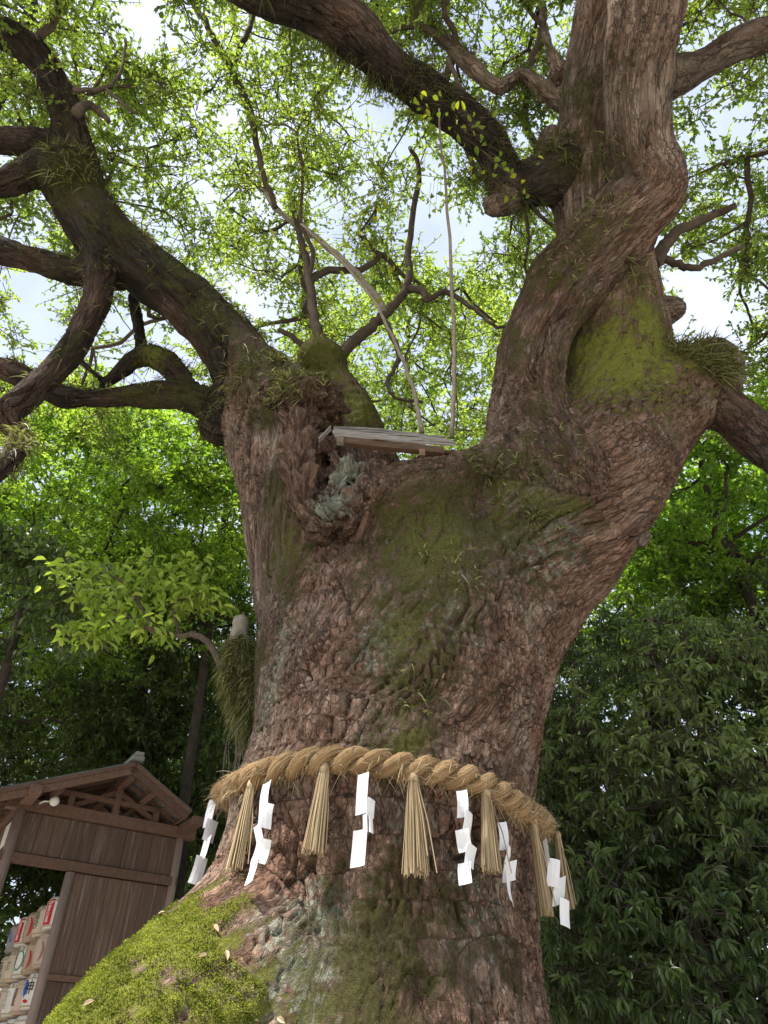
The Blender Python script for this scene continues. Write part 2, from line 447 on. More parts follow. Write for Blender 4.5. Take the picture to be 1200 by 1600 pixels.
chain(LM, [(565, 730, 6.9, 60), (545, 640, 7.1, 40), (512, 580, 7.2, 28), (500, 548, 7.3, 17)], 0.2)
# right-hand stems
chain(LM, [(862, 770, 5.6, 105), (832, 690, 5.4, 76), (822, 610, 5.25, 60), (838, 525, 5.15, 53), (882, 446, 5.05, 55), (945, 380, 4.85, 58), (1000, 325, 4.65, 57), (1018, 292, 4.5, 57), (1003, 235, 4.3, 49), (996, 170, 4.05, 50), (998, 100, 3.8, 54), (1004, 40, 3.5, 60), (1012, -40, 3.2, 64), (1018, -90, 3.0, 66)], 0.07)
chain(LM, [(940, 720, 6.0, 105), (958, 610, 5.95, 88), (972, 530, 5.8, 72), (962, 445, 5.55, 67), (938, 365, 5.3, 66), (926, 270, 5.0, 60), (930, 180, 4.65, 55), (940, 100, 4.3, 52), (955, 20, 3.9, 52), (968, -60, 3.5, 54), (975, -90, 3.35, 54)], 0.2)
chain(LM, [(1085, 605, 5.7, 50), (1130, 636, 5.6, 36), (1172, 668, 5.5, 36), (1225, 715, 5.4, 36), (1290, 780, 5.3, 30), (1380, 830, 5.2, 24), (1480, 840, 5.1, 17), (1580, 800, 5.0, 9)], 0.12)
chain(LM, [(1020, 125, 4.0, 36), (1075, 112, 4.0, 28), (1130, 82, 3.95, 25), (1200, 52, 3.9, 25), (1290, 20, 3.85, 26)], 0.1)
chain(LM, [(905, 275, 5.0, 46), (845, 280, 4.85, 38), (796, 294, 4.75, 33), (772, 235, 4.55, 31), (726, 190, 4.3, 30), (668, 148, 4.05, 30), (604, 98, 3.8, 35), (552, 48, 3.55, 40), (490, 12, 3.3, 38), (410, -15, 3.1, 36), (320, -60, 2.9, 33)], 0.1)
chain(LM, [(900, 170, 4.7, 20), (855, 146, 4.8, 15), (818, 116, 4.9, 14), (782, 136, 5.0, 13), (742, 108, 5.1, 13), (704, 72, 5.2, 11), (670, 30, 5.3, 9), (650, -30, 5.4, 8)], 0.06)
chain(LM, [(880, 120, 4.6, 15), (862, 85, 4.7, 13), (850, 40, 4.8, 10), (848, -10, 4.9, 8)], 0.06)
# knobs, burls, stub, roots
BL = 'burl'
chain(BL, [(343, 664, 6.05, 26), (350, 668, 6.05, 27)], 0.05)
chain(BL, [(108, 272, 5.35, 40), (100, 278, 5.35, 36)], 0.08)
chain(BL, [(1118, 572, 5.55, 44), (1128, 590, 5.55, 36)], 0.12)
chain(BL, [(772, 322, 4.72, 20), (790, 312, 4.72, 24)], 0.06)
chain(BL, [(858, 238, 4.75, 28), (862, 225, 4.75, 26)], 0.08)
chain(BL, [(1052, 482, 5.9, 20), (1040, 485, 5.9, 24)], 0.06)
chain(BL, [(500, 562, 7.1, 34), (512, 566, 7.1, 32)], 0.08)
chain(BL, [(1012, 838, 5.5, 8), (1000, 848, 5.5, 10)], 0.06)
chain(TR, [(690, 752, 5.35, 36), (735, 742, 5.5, 40), (785, 735, 5.5, 52)], 0.22)
ST = 'stub'
chain(ST, [(402, 1130, 6.2, 22), (384, 1075, 6.2, 30), (377, 1035, 6.2, 29), (374, 1010, 6.2, 16)], 0.08)
RT = 'root'
chain(RT, [(470, 1470, 5.75, 160), (392, 1560, 5.5, 180), (312, 1650, 5.3, 200), (200, 1790, 5.1, 218), (80, 2000, 5.0, 200)], 0.25)
chain(RT, [(700, 1560, 5.5, 130), (760, 1750, 5.3, 100)], 0.3)
chain(RT, [(560, 1560, 5.35, 120), (540, 1800, 5.0, 140)], 0.3)
# rotten lip of the hollow
HW = 'hollow_lip'
chain(HW, [(432, 628, 5.45, 30), (462, 622, 5.3, 36), (492, 622, 5.28, 34), (516, 636, 5.35, 22)], 0.16)
chain(HW, [(470, 655, 5.35, 30), (468, 705, 5.22, 26), (470, 755, 5.12, 26), (482, 800, 5.1, 24), (500, 822, 5.1, 18)], 0.16)
chain(HW, [(512, 690, 5.3, 18), (506, 735, 5.2, 14)], 0.06)
chain(HW, [(535, 722, 5.15, 24), (545, 742, 5.12, 24), (522, 770, 5.1, 18), (514, 788, 5.08, 20), (545, 806, 5.08, 24), (568, 775, 5.12, 30)], 0.12)
chain(HW, [(582, 752, 5.2, 34), (592, 724, 5.2, 20)], 0.1)
chain(TR, [(600, 840, 5.3, 50), (612, 800, 5.15, 52), (645, 775, 5.12, 52), (684, 758, 5.16, 42), (704, 742, 5.25, 26)], 0.22)
CARVE = [((503, 660, 5.1, 15), (515, 690, 5.5, 20)), ((496, 742, 5.0, 11), (512, 720, 5.3, 14)), ((492, 775, 4.98, 9), (505, 760, 5.2, 11)), ((545, 702, 5.1, 24), (620, 708, 5.1, 22)), ((620, 708, 5.1, 22), (690, 712, 5.15, 15)),
         ((600, 690, 6.0, 40), (660, 690, 6.0, 40)), ((528, 660, 5.1, 12), (540, 668, 5.5, 14))]

CHS = []
for part, P, k in CH:
    Q = spline(P, 4); Q[:, 3] = np.maximum(Q[:, 3], 0.03)
    s = np.concatenate([[0], np.cumsum(np.linalg.norm(np.diff(Q[:, :3], axis=0), axis=1))])
    CHS.append((part, Q, k, s))
allP = np.concatenate([Q for _, Q, _, _ in CHS])
H = 0.055
lo = (allP[:, :3] - allP[:, 3:4]).min(0) - 0.3
hi = (allP[:, :3] + allP[:, 3:4]).max(0) + 0.3
lo[2] = -0.25
dims = np.ceil((hi - lo) / H).astype(int) + 1
D = np.full(dims, 0.6, np.float32)
def seg_dist(X, a, b):
    ab = b[:3] - a[:3]; L2 = ab @ ab + 1e-9
    t = np.clip(((X - a[:3]) @ ab) / L2, 0, 1)
    d = np.linalg.norm(X - a[:3] - t[..., None] * ab, axis=-1)
    return d - (a[3] + t * (b[3] - a[3])), t
def sub_box(a, b, pad):
    mn = np.minimum(a[:3] - a[3], b[:3] - b[3]) - pad
    mx = np.maximum(a[:3] + a[3], b[:3] + b[3]) + pad
    i0 = np.clip(((mn - lo) / H).astype(int), 0, dims - 1); i1 = np.clip(((mx - lo) / H).astype(int) + 2, 0, dims)
    return i0, i1
def grid(i0, i1):
    ax = [np.float32(lo[d]) + H * np.arange(i0[d], i1[d], dtype=np.float32) for d in range(3)]
    return np.stack(np.meshgrid(*ax, indexing='ij'), -1)
for part, Q, k, s in CHS:
    i0, i1 = sub_box(np.append(Q[:, :3].min(0), Q[:, 3].max()), np.append(Q[:, :3].max(0), Q[:, 3].max()), 0.45)
    if (i1 <= i0).any(): continue
    loc = np.full(i1 - i0, 0.6, np.float32)
    for a, b in zip(Q[:-1], Q[1:]):
        j0, j1 = sub_box(a, b, 0.4)
        if (j1 <= j0).any(): continue
        d, _ = seg_dist(grid(j0, j1), a.astype(np.float32), b.astype(np.float32))
        sl = tuple(slice(j0[e] - i0[e], j1[e] - i0[e]) for e in range(3))
        loc[sl] = np.minimum(loc[sl], d)
    sl = tuple(slice(i0[e], i1[e]) for e in range(3))
    g = D[sl]; h = np.maximum(k - np.abs(g - loc), 0) / k
    D[sl] = np.minimum(g, loc) - h * h * k * 0.25
for A, B in CARVE:
    pa, pb = at(A[0], A[1], A[2]), at(B[0], B[1], B[2])
    a = np.append(pa, A[3] * depth(pa) / F).astype(np.float32); b = np.append(pb, B[3] * depth(pb) / F).astype(np.float32)
    j0, j1 = sub_box(a, b, 0.1)
    d, _ = seg_dist(grid(j0, j1), a, b)
    sl = tuple(slice(j0[e], j1[e]) for e in range(3))
    k = 0.05; g = D[sl]; h = np.maximum(k - np.abs(g + d), 0) / k
    D[sl] = np.maximum(g, -d) + h * h * k * 0.25
# lumps and buttresses in the wood itself
band = np.nonzero(np.abs(D) < 0.22)
X = lo + H * np.stack(band, -1)
D[band] += (0.060 * pn(X * np.array([1.1, 1.1, 0.55])) + 0.034 * pn(X * np.array([2.6, 2.6, 1.3]) + 7)).astype(np.float32)
exec_time('field %s' % (dims,))
# surface nets
Sg = D < 0
cells = {}
ptsum, ptcnt, quads = [], [], []
NC = dims
def lin(i, j, k): return (i * NC[1] + j) * NC[2] + k
cid, cpt = [], []
for ax in range(3):
    sA = [slice(None)] * 3; sB = [slice(None)] * 3
    sA[ax] = slice(0, -1); sB[ax] = slice(1, None)
    ed = np.nonzero(Sg[tuple(sA)] != Sg[tuple(sB)])
    e = np.stack(ed, -1)
    o1, o2 = [a for a in range(3) if a != ax]
    ok = (e[:, o1] > 0) & (e[:, o2] > 0) & (e[:, o1] < dims[o1] - 1) & (e[:, o2] < dims[o2] - 1)
    e = e[ok]
    f_ = e.copy(); f_[:, ax] += 1
    d0 = D[e[:, 0], e[:, 1], e[:, 2]]; d1 = D[f_[:, 0], f_[:, 1], f_[:, 2]]
    p = e.astype(float); p[:, ax] += d0 / (d0 - d1)
    c4 = []
    for (da, db) in ((-1, -1), (0, -1), (0, 0), (-1, 0)):
        c = e.copy(); c[:, o1] += da; c[:, o2] += db
        c4.append(lin(c[:, 0], c[:, 1], c[:, 2])); cid.append(c4[-1]); cpt.append(p)
    q = np.stack(c4, 1)
    flip = (d0 < 0) ^ (ax == 1)
    q[~flip] = q[~flip][:, ::-1]
    quads.append(q)
cid = np.concatenate(cid); cpt = np.concatenate(cpt)
uid, inv = np.unique(cid, return_inverse=True)
cnt = np.bincount(inv)
TV = np.stack([np.bincount(inv, cpt[:, a]) / cnt for a in range(3)], 1) * H + lo
TQ = np.searchsorted(uid, np.concatenate(quads))
del D, Sg, cid, cpt
exec_time('nets %d verts' % len(TV))
def subdivide(V, Q):
    """one Catmull-Clark step, vectorised, closed quad mesh"""
    n = len(V); m = len(Q)
    fp = V[Q].mean(1)
    E = np.stack([Q, np.roll(Q, -1, 1)], -1).reshape(-1, 2)
    Es = np.sort(E, 1)
    key = Es[:, 0].astype(np.int64) * n + Es[:, 1]
    uk, first, ei = np.unique(key, return_index=True, return_inverse=True)
    ue = Es[first]; ne = len(uk)
    fi = np.repeat(np.arange(m), 4)
    ec = np.bincount(ei, minlength=ne)
    fsum = np.stack([np.bincount(ei, fp[fi, a], ne) for a in range(3)], 1)
    mid = (V[ue[:, 0]] + V[ue[:, 1]]) / 2
    ep = np.where((ec == 2)[:, None], (mid + fsum / np.maximum(ec, 1)[:, None]) / 2, mid)
    vi = Q.ravel(); vc = np.maximum(np.bincount(vi, minlength=n), 1)
    Fv = np.stack([np.bincount(vi, fp[fi, a], n) for a in range(3)], 1) / vc[:, None]
    ve = np.maximum(np.bincount(ue.ravel(), minlength=n), 1)
    Rv = np.stack([np.bincount(ue.ravel(), np.repeat(mid[:, a], 2), n) for a in range(3)], 1) / ve[:, None]
    nv = np.maximum(ve, 3)[:, None]
    NV = (Fv + 2 * Rv + (nv - 3) * V) / nv
    ei = ei.reshape(m, 4)
    fo = n + ne + np.arange(m)
    NQ = np.concatenate([np.stack([Q[:, k], n + ei[:, k], fo, n + ei[:, (k + 3) % 4]], 1) for k in range(4)])
    return np.concatenate([NV, ep, fp]), NQ
def vnormals(V, Q):
    fn = np.cross(V[Q[:, 2]] - V[Q[:, 0]], V[Q[:, 3]] - V[Q[:, 1]])
    vi = Q.ravel(); N = np.stack([np.bincount(vi, np.repeat(fn[:, a], 4), len(V)) for a in range(3)], 1)
    return N / (np.linalg.norm(N, axis=1)[:, None] + 1e-12)
def classify(V, Q):
    fc = V[Q].mean(1); fx, fy = proj(fc); dist = np.linalg.norm(fc - EYE, axis=1)
    fn = np.cross(V[Q[:, 2]] - V[Q[:, 0]], V[Q[:, 3]] - V[Q[:, 1]])
    facing = ((EYE - fc) * fn).sum(1) > -0.35 * np.linalg.norm(fn, axis=1) * dist
    return facing & (fx > -60) & (fx < 1260) & (fy > -60) & (fy < 1680), dist
# the side away from the viewer keeps the coarse faces, the side in view is refined once, the near part of it twice
n0 = len(TV); Q0 = TQ
front, _ = classify(TV, Q0)
TV, TQ = subdivide(TV, TQ)
Q_back = Q0[~front]
m0 = len(Q0)
keep = np.tile(front, 4)
TQ = TQ[keep]
seen, dist = classify(TV, TQ)
near = dist < 9.0
exec_time('front faces %d (near %d), back faces %d' % (len(TQ), near.sum(), len(Q_back)))
bvh0 = BVHTree.FromPolygons(TV.tolist(), np.concatenate([TQ, Q_back]).tolist())
def hit(x, y):
    d = Vector(ray(x, y)).normalized()
    r = bvh0.ray_cast(Vector(EYE), d)
    return np.array(r[0]) if r[0] is not None else None
def near_refine(V, Q, near):
    """split the flagged quads once more, each part on its own vertices"""
    def sub(V, Q):
        u, inv = np.unique(Q, return_inverse=True); return V[u], inv.reshape(Q.shape)
    A = sub(V, Q[near]); B = sub(V, np.concatenate([Q[~near], Q_back]))
    return A, B
(VA, QA), (VB, QB) = near_refine(TV, TQ, near)
NA, NB = vnormals(VA, QA), vnormals(VB, QB)
def split4(V, Q):
    """plain (linear) split keeps the border in place; the surface is already smooth at this size"""
    n = len(V); m = len(Q)
    E = np.stack([Q, np.roll(Q, -1, 1)], -1).reshape(-1, 2); Es = np.sort(E, 1)
    uk, first, ei = np.unique(Es[:, 0].astype(np.int64) * n + Es[:, 1], return_index=True, return_inverse=True)
    ue = Es[first]; ei = ei.reshape(m, 4); ne = len(uk); fo = n + ne + np.arange(m)
    NV = np.concatenate([V, (V[ue[:, 0]] + V[ue[:, 1]]) / 2, V[Q].mean(1)])
    NQ = np.concatenate([np.stack([Q[:, k], n + ei[:, k], fo, n + ei[:, (k + 3) % 4]], 1) for k in range(4)])
    return NV, NQ
VA, QA = split4(VA, QA)
V_ = np.concatenate([VA, VB]); Q_ = np.concatenate([QA, QB + len(VA)])
Nn = vnormals(V_, Q_)
# --- chain coordinates for every vertex
NV = len(V_)
best = np.full(NV, 9.0); own = np.zeros(NV, int); wsum = np.zeros(NV)
hgt = np.zeros(NV); qco = np.zeros((NV, 3))
per = []
for ci, (part, Q, k, s) in enumerate(CHS):
    mn = (Q[:, :3] - Q[:, 3:4]).min(0) - 0.3; mx = (Q[:, :3] + Q[:, 3:4]).max(0) + 0.3
    sel = np.nonzero(((V_ > mn) & (V_ < mx)).all(1))[0]
    if len(sel) == 0: per.append(None); continue
    X = V_[sel]; bd = np.full(len(sel), 9.0); bs = np.zeros(len(sel)); ra = np.zeros((len(sel), 3))
    tg = np.gradient(Q[:, :3], axis=0); tg /= np.linalg.norm(tg, axis=1)[:, None]
    ref = np.array([0, 1.0, 0]) if abs(tg[0][1]) < 0.8 else np.array([1.0, 0, 0])
    u = ref
    for a in range(len(Q) - 1):
        u = u - tg[a] * (u @ tg[a]); u /= np.linalg.norm(u); w = np.cross(tg[a], u)
        d, t = seg_dist(X, Q[a], Q[a + 1])
        b = d < bd
        bd[b] = d[b]; bs[b] = s[a] + t[b] * (s[a + 1] - s[a])
        rel = X[b] - (Q[a, :3] + t[b][:, None] * (Q[a + 1, :3] - Q[a, :3]))
        ra[b] = np.stack([rel @ u, rel @ w, rel @ tg[a]], 1)
    per.append((sel, bd, bs, ra))
    b = bd < best[sel]
    best[sel[b]] = bd[b]; own[sel[b]] = ci
_cell = np.random.default_rng(8).random((4096, 4))
def plates(P):
    """cellular noise: gap to the cell edge, and a random number for each cell"""
    I = np.floor(P).astype(np.int64); f = P - I
    d1 = np.full(len(P), 9.0); d2 = d1.copy(); c1 = np.zeros(len(P))
    for dx in (-1, 0, 1):
        for dy in (-1, 0, 1):
            for dz in (-1, 0, 1):
                h = ((I[:, 0] + dx) * 73856093 ^ (I[:, 1] + dy) * 19349663 ^ (I[:, 2] + dz) * 83492791) & 4095
                r = _cell[h]
                d = (dx + r[:, 0] - f[:, 0]) ** 2 + (dy + r[:, 1] - f[:, 1]) ** 2 + (dz + r[:, 2] - f[:, 2]) ** 2
                lt = d < d1
                d2 = np.where(lt, d1, np.minimum(d2, d)); c1 = np.where(lt, r[:, 3], c1); d1 = np.where(lt, d, d1)
    return np.sqrt(d2) - np.sqrt(d1), c1
def bark_height(q, fac):
    """fissured plates: q has its third axis along the limb, squeezed"""
    qq = q + np.stack([pn(q * 3.1 + 5), pn(q * 3.1 + 15), pn(q * 3.1 + 25)], 1) * np.array([.09, .09, .03]) + np.stack([pn(q * 13 + 5), pn(q * 13 + 15), pn(q * 13 + 25)], 1) * np.array([.016, .016, .006])
    el = np.array([1, 1, .55])
    e1, c1 = plates(qq * 14 * el)
    n1 = np.abs(pn(qq * 5.0 * el + 31)); n3 = np.abs(pn(qq * 10.5 * el + 77)); n2 = pn(qq * 30 * el + 57)
    gate = sstep(-.15, .25, pn(q * 2.2 + 3))                        # some stretches of bark are smooth, some deeply split
    f1 = sstep(0.0, 0.20, e1); f2 = sstep(0.0, 0.085, n1); f3 = sstep(0.0, 0.13, n3)
    return fac * (0.007 * (f1 - 1) + 0.011 * (c1 - 0.5) * f1 + 0.056 * (f2 - 1) * (.35 + .65 * gate) + 0.024 * (f3 - 1) * (.3 + .7 * gate) + 0.004 * n2 + 0.006 * pn(q * 4.3 + 9))
for ci, p in enumerate(per):
    if p is None: continue
    sel, bd, bs, ra = p
    wt = np.exp(-(bd - best[sel]) / 0.05)
    ok = wt > 0.03
    if not ok.any(): continue
    sel, bs, ra, wt = sel[ok], bs[ok], ra[ok], wt[ok]
    tw = bs * (-0.42 if CHS[ci][0] in ('trunk', 'root') else -0.15)
    c, s_ = np.cos(tw), np.sin(tw)
    q = np.stack([ra[:, 0] * c - ra[:, 1] * s_, ra[:, 0] * s_ + ra[:, 1] * c, bs * 0.27 + ra[:, 2] * 0.6], 1) + ci * 3.7
    fac = {'trunk': 1.0, 'limb': 0.95, 'root': 0.8, 'burl': 0.8, 'stub': 0.5, 'hollow_lip': 1.1}[CHS[ci][0]]
    hgt[sel] += wt * bark_height(q, fac)
    wsum[sel] += wt ** 2
    mine = own[sel] == ci
    qco[sel[mine]] = q[mine]
hgt /= np.sqrt(np.maximum(wsum, 1e-6))
exec_time('bark %d verts' % NV)
# --- what grows on the bark
moss = np.zeros(NV); mbright = np.zeros(NV); lichen = np.zeros(NV); wood = np.zeros(NV)
def patch(arr, x, y, rpx, amt, sy=1.0):
    h = hit(x, y)
    if h is None: return
    r = 1.5 * rpx * depth(h) / F
    d = V_ - h
    e = (d[:, 0] ** 2 + d[:, 1] ** 2 + (d[:, 2] / sy) ** 2) / r ** 2
    np.maximum(arr, min(amt * 1.2, 1.15) * np.exp(-e * .8), out=arr)
for a in [(660, 870, 70, .85, 1.6), (700, 800, 65, .8), (640, 980, 55, .75, 1.5), (760, 830, 75, .7), (640, 1080, 40, .6), (640, 1160, 45, .66),
          (600, 1480, 80, .8, 1.2), (560, 1560, 90, .8), (680, 1440, 60, .62), (640, 1380, 40, .6), (780, 1500, 50, .5), (450, 850, 40, .65, 2.2), (440, 760, 36, .7, 1.5),
          (460, 900, 30, .55, 2.0), (880, 690, 45, .62), (800, 740, 60, .7), (840, 640, 35, .6), (850, 790, 60, .62), (820, 450, 30, .8), (860, 420, 50, .75), (920, 360, 40, .7), (800, 540, 26, .7, 1.8),
          (950, 250, 30, .7, 2), (905, 150, 24, .75, 2.5), (885, 250, 26, .8, 2), (960, 120, 24, .6, 2.5), (955, 580, 70, .8), (930, 540, 50, .85), (1000, 560, 55, .8), (1010, 500, 40, .75), (1040, 545, 40, .75),
          (900, 590, 30, .5), (1000, 440, 30, .5), (960, 640, 30, .4), (1080, 560, 40, .55), (420, 560, 60, .8), (460, 580, 40, .9), (520, 620, 45, .9), (560, 640, 40, .9), (500, 560, 50, .95),
          (350, 480, 50, .75), (280, 420, 40, .7), (200, 350, 50, .8), (120, 270, 50, .95), (100, 170, 30, .5), (220, 610, 40, .7), (300, 605, 40, .8), (240, 555, 30, .8), (60, 410, 50, .5), (120, 540, 30, .5),
          (380, 1060, 60, 1.0), (375, 1030, 40, 1.0), (395, 1110, 30, .9), (420, 640, 30, .7)]:
    patch(moss, *a)
for a in [(280, 1480, 70, .9), (230, 1500, 90, 1.0), (160, 1560, 100, 1.05), (290, 1570, 80, .85), (370, 1580, 50, .7), (290, 1440, 60, .95), (120, 1600, 120, 1.1)]:
    patch(moss, *a); patch(mbright, *a)
for a in [(262, 1525, 18), (215, 1515, 16), (330, 1405, 26), (290, 1590, 15)]:      # bare bark between the cushions
    h = hit(a[0], a[1]); r = a[2] * depth(h) / F
    moss -= 0.8 * np.exp(-((V_ - h) ** 2).sum(1) / r ** 2)
for a in [(940, 570, 90, .95), (1000, 550, 80, .95), (690, 850, 50, .3), (640, 1000, 40, .2), (820, 760, 50, .4), (560, 640, 40, .35), (500, 560, 50, .3), (240, 555, 30, .4), (450, 850, 40, .2), (640, 1160, 40, .2), (870, 770, 40, .3)]:
    patch(mbright, *a)
for a in [(470, 1500, 55, .75), (500, 1440, 45, .7), (600, 1000, 40, .6, 1.5), (560, 1180, 30, .5), (440, 1000, 24, .6, 3), (420, 1090, 24, .6, 2), (700, 960, 50, .45), (850, 850, 60, .55), (830, 780, 50, .5), (540, 735, 24, 1.0), (515, 785, 22, 1.0), (610, 830, 20, .5), (760, 1430, 60, .45), (480, 1570, 40, .7), (640, 1280, 40, .4)]:
    patch(lichen, *a)
up = Nn[:, 2]
ownpart = np.array([CHS[i][0] for i in range(len(CHS))])[own]
isl = (ownpart == 'limb') | (ownpart == 'burl')
moss = np.maximum(moss, np.where(isl, sstep(0.25, 0.95, up) * 0.7, 0))
moss += np.where(isl & (V_[:, 0] < -0.8) & (V_[:, 2] > 8.4), 0.06, 0)
moss = np.where(ownpart == 'stub', np.maximum(moss, 0.95), moss)
wood = np.maximum(wood, np.where(ownpart == 'hollow_lip', 0.85, 0))
moss = np.where(ownpart == 'hollow_lip', moss * 0.25, moss)
for a in [(650, 800, 50, .4), (560, 840, 40, .5)]: patch(wood, *a)
mm = np.clip(moss, 0, 1)
cush = sstep(0.35, 0.75, mm + 0.5 * pn(V_ * 5.0))
hgt = hgt * (1 - np.where(ownpart == 'root', .72, .35) * cush) + cush * (0.012 + 0.012 * pn(V_ * 13.0) + 0.006 * pn(V_ * 37.0))
rag = ownpart == 'hollow_lip'
hgt[rag] += 0.13 * np.abs(pn(V_[rag] * np.array([6, 6, 2.2]))) + 0.07 * pn(V_[rag] * np.array([12, 12, 5.0])) + 0.02 * pn(V_[rag] * 25) - 0.035
V_ = V_ + Nn * hgt[:, None]
TREE = empty('camphor_tree', (0.0, 6.0, 0.0))
tag(TREE, 'giant old camphor tree with mossy forking trunk wearing the straw rope', 'tree')
# shade on the backlit limbs over the yard, painted near-black into the bark; pale bark stays on the stems
shade_and_dark = np.zeros(NV)
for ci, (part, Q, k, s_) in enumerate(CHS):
    if part == 'limb' and Q[-1, 0] < -1.0 and Q[-1, 2] > 6: shade_and_dark[own == ci] = 1.0
    if part == 'burl' and Q[0, 0] < -1.5 and Q[0, 2] > 6: shade_and_dark[own == ci] = 1.0
shade_and_dark *= np.clip(.95 + .5 * pn(V_ * 1.3), 0, 1) * np.where(V_[:, 0] > -1.9, np.where(V_[:, 2] < 9.6, sstep(8.2, 9.4, V_[:, 2]), 1), 1)
pale = np.where(isl & (V_[:, 0] > .8), np.where(ownpart == 'limb', sstep(9.8, 11.2, V_[:, 2]), 0) * np.clip(.75 + .8 * pn(V_ * .9 + 2), 0, 1), 0)
pale = np.maximum(pale, np.where(ownpart == 'trunk', sstep(-.55, -1.2, V_[:, 0]) * sstep(2.6, 3.6, V_[:, 2]) * np.clip(.6 + .8 * pn(V_ * .9 + 2), 0, 1), 0))
elb = [i for i, c_ in enumerate(CHS) if c_[0] == 'limb' and len(CH[i][1]) == 14 and CH[i][1][0][0] > 1]
shade_and_dark = np.where(np.isin(own, elb), .34 * sstep(11.0, 9.0, V_[:, 2]), shade_and_dark)
ise = np.isin(own, elb)
moss = np.where(ise, moss * .72, moss); mbright = np.where(ise, mbright * .3, mbright)
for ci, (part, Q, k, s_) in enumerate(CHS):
    if part == 'limb' and Q[0, 0] > 1.5 and Q[-1, 0] > 4.0: shade_and_dark[own == ci] = .5
pale = np.where((ownpart == 'burl') & (V_[:, 0] > .5), .8, pale)
moss = np.where(shade_and_dark > .5, moss - .15, moss)
AT = {'shade_and_dark': shade_and_dark, 'pale': pale, 'bark_co': qco, 'moss': moss, 'moss_bright': np.clip(mbright * 1.1, 0, 1), 'lichen': lichen, 'wood': wood}
# every limb, burl and root is a part; a face belongs to the chain that owns it
own_face = own[Q_[:, 0]]
grp = {}
for ci, (part, Q, k, s) in enumerate(CHS):
    key = part if part in ('trunk', 'hollow_lip') else '%s#%d' % (part, ci)
    grp.setdefault(key, []).append(ci)
for key, cis in grp.items():
    fm = np.isin(own_face, cis)
    if fm.sum() < 8: continue
    u, inv = np.unique(Q_[fm], return_inverse=True)
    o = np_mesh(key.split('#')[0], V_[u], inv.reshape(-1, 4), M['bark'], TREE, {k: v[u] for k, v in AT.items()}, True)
bvh = BVHTree.FromPolygons(V_.tolist(), Q_.tolist())
def hit1(x, y):
    r = bvh.ray_cast(Vector(EYE), Vector(ray(x, y)).normalized())
    return (np.array(r[0]), np.array(r[1])) if r[0] is not None else (None, None)
exec_time('tree mesh %d faces' % len(Q_))
# snapped dead wood on top of the mossy stub
mb = MB()
p0, p1 = at(374, 1025, 6.2), at(371, 966, 6.2)
pts = np.array([p0 + (p1 - p0) * t for t in np.linspace(0, 1, 7)])
mb.tube(pts, np.array([.10, .10, .09, .085, .08, .075, .06]), 12)
V = np.concatenate(mb.v); mb.v = [V + np.array([.03, 0, 0]) * sstep(0, .5, V[:, 2:3] - V[:, 2].min()) + 0.04 * np.stack([pn(V * 9), pn(V * 9 + 4), pn(V * 9 + 8)], 1)]
mb.build('dead_wood', M['pale_branch'], TREE, True)
# ------------------------------------------------------------------ leaves
def leaf_cloud(P, A, N_, L, W, tint, fine=False, fold=0.25):
    """P base points, A leaf axes, N_ face normals, L lengths, W widths -> vertices, quads, tint per vertex"""
    A = A / (np.linalg.norm(A, axis=1)[:, None] + 1e-9)
    S = np.cross(A, N_); S /= np.linalg.norm(S, axis=1)[:, None] + 1e-9
    U = np.cross(S, A)
    L = L[:, None]; W = W[:, None]
    n = len(P)
    if not fine:
        b, t = P, P + A * L - U * L * 0.10
        m = P + A * L * 0.45
        l_, r_ = m + S * W * 0.5 + U * W * fold, m - S * W * 0.5 + U * W * fold
        V = np.stack([b, r_, t, l_], 1).reshape(-1, 3)
        Q = np.arange(n * 4).reshape(n, 4)
        return V, Q, np.repeat(tint, 4)
    b, t = P, P + A * L - U * L * 0.16
    m1, m2 = P + A * L * 0.28 + U * L * 0.02, P + A * L * 0.66 - U * L * 0.02
    k = fold * W
    V = np.stack([b, m1 - S * W * .42 + U * k, m2 - S * W * .40 + U * k, t, m2 + S * W * .40 + U * k, m1 + S * W * .42 + U * k], 1).reshape(-1, 3)
    i = np.arange(n)[:, None] * 6
    Q = np.concatenate([i + np.array([0, 1, 2, 3]), i + np.array([0, 3, 4, 5])])
    return V, Q, np.repeat(tint, 6)
def rand_dir(n):
    v = rng.normal(size=(n, 3)); return v / np.linalg.norm(v, axis=1)[:, None]
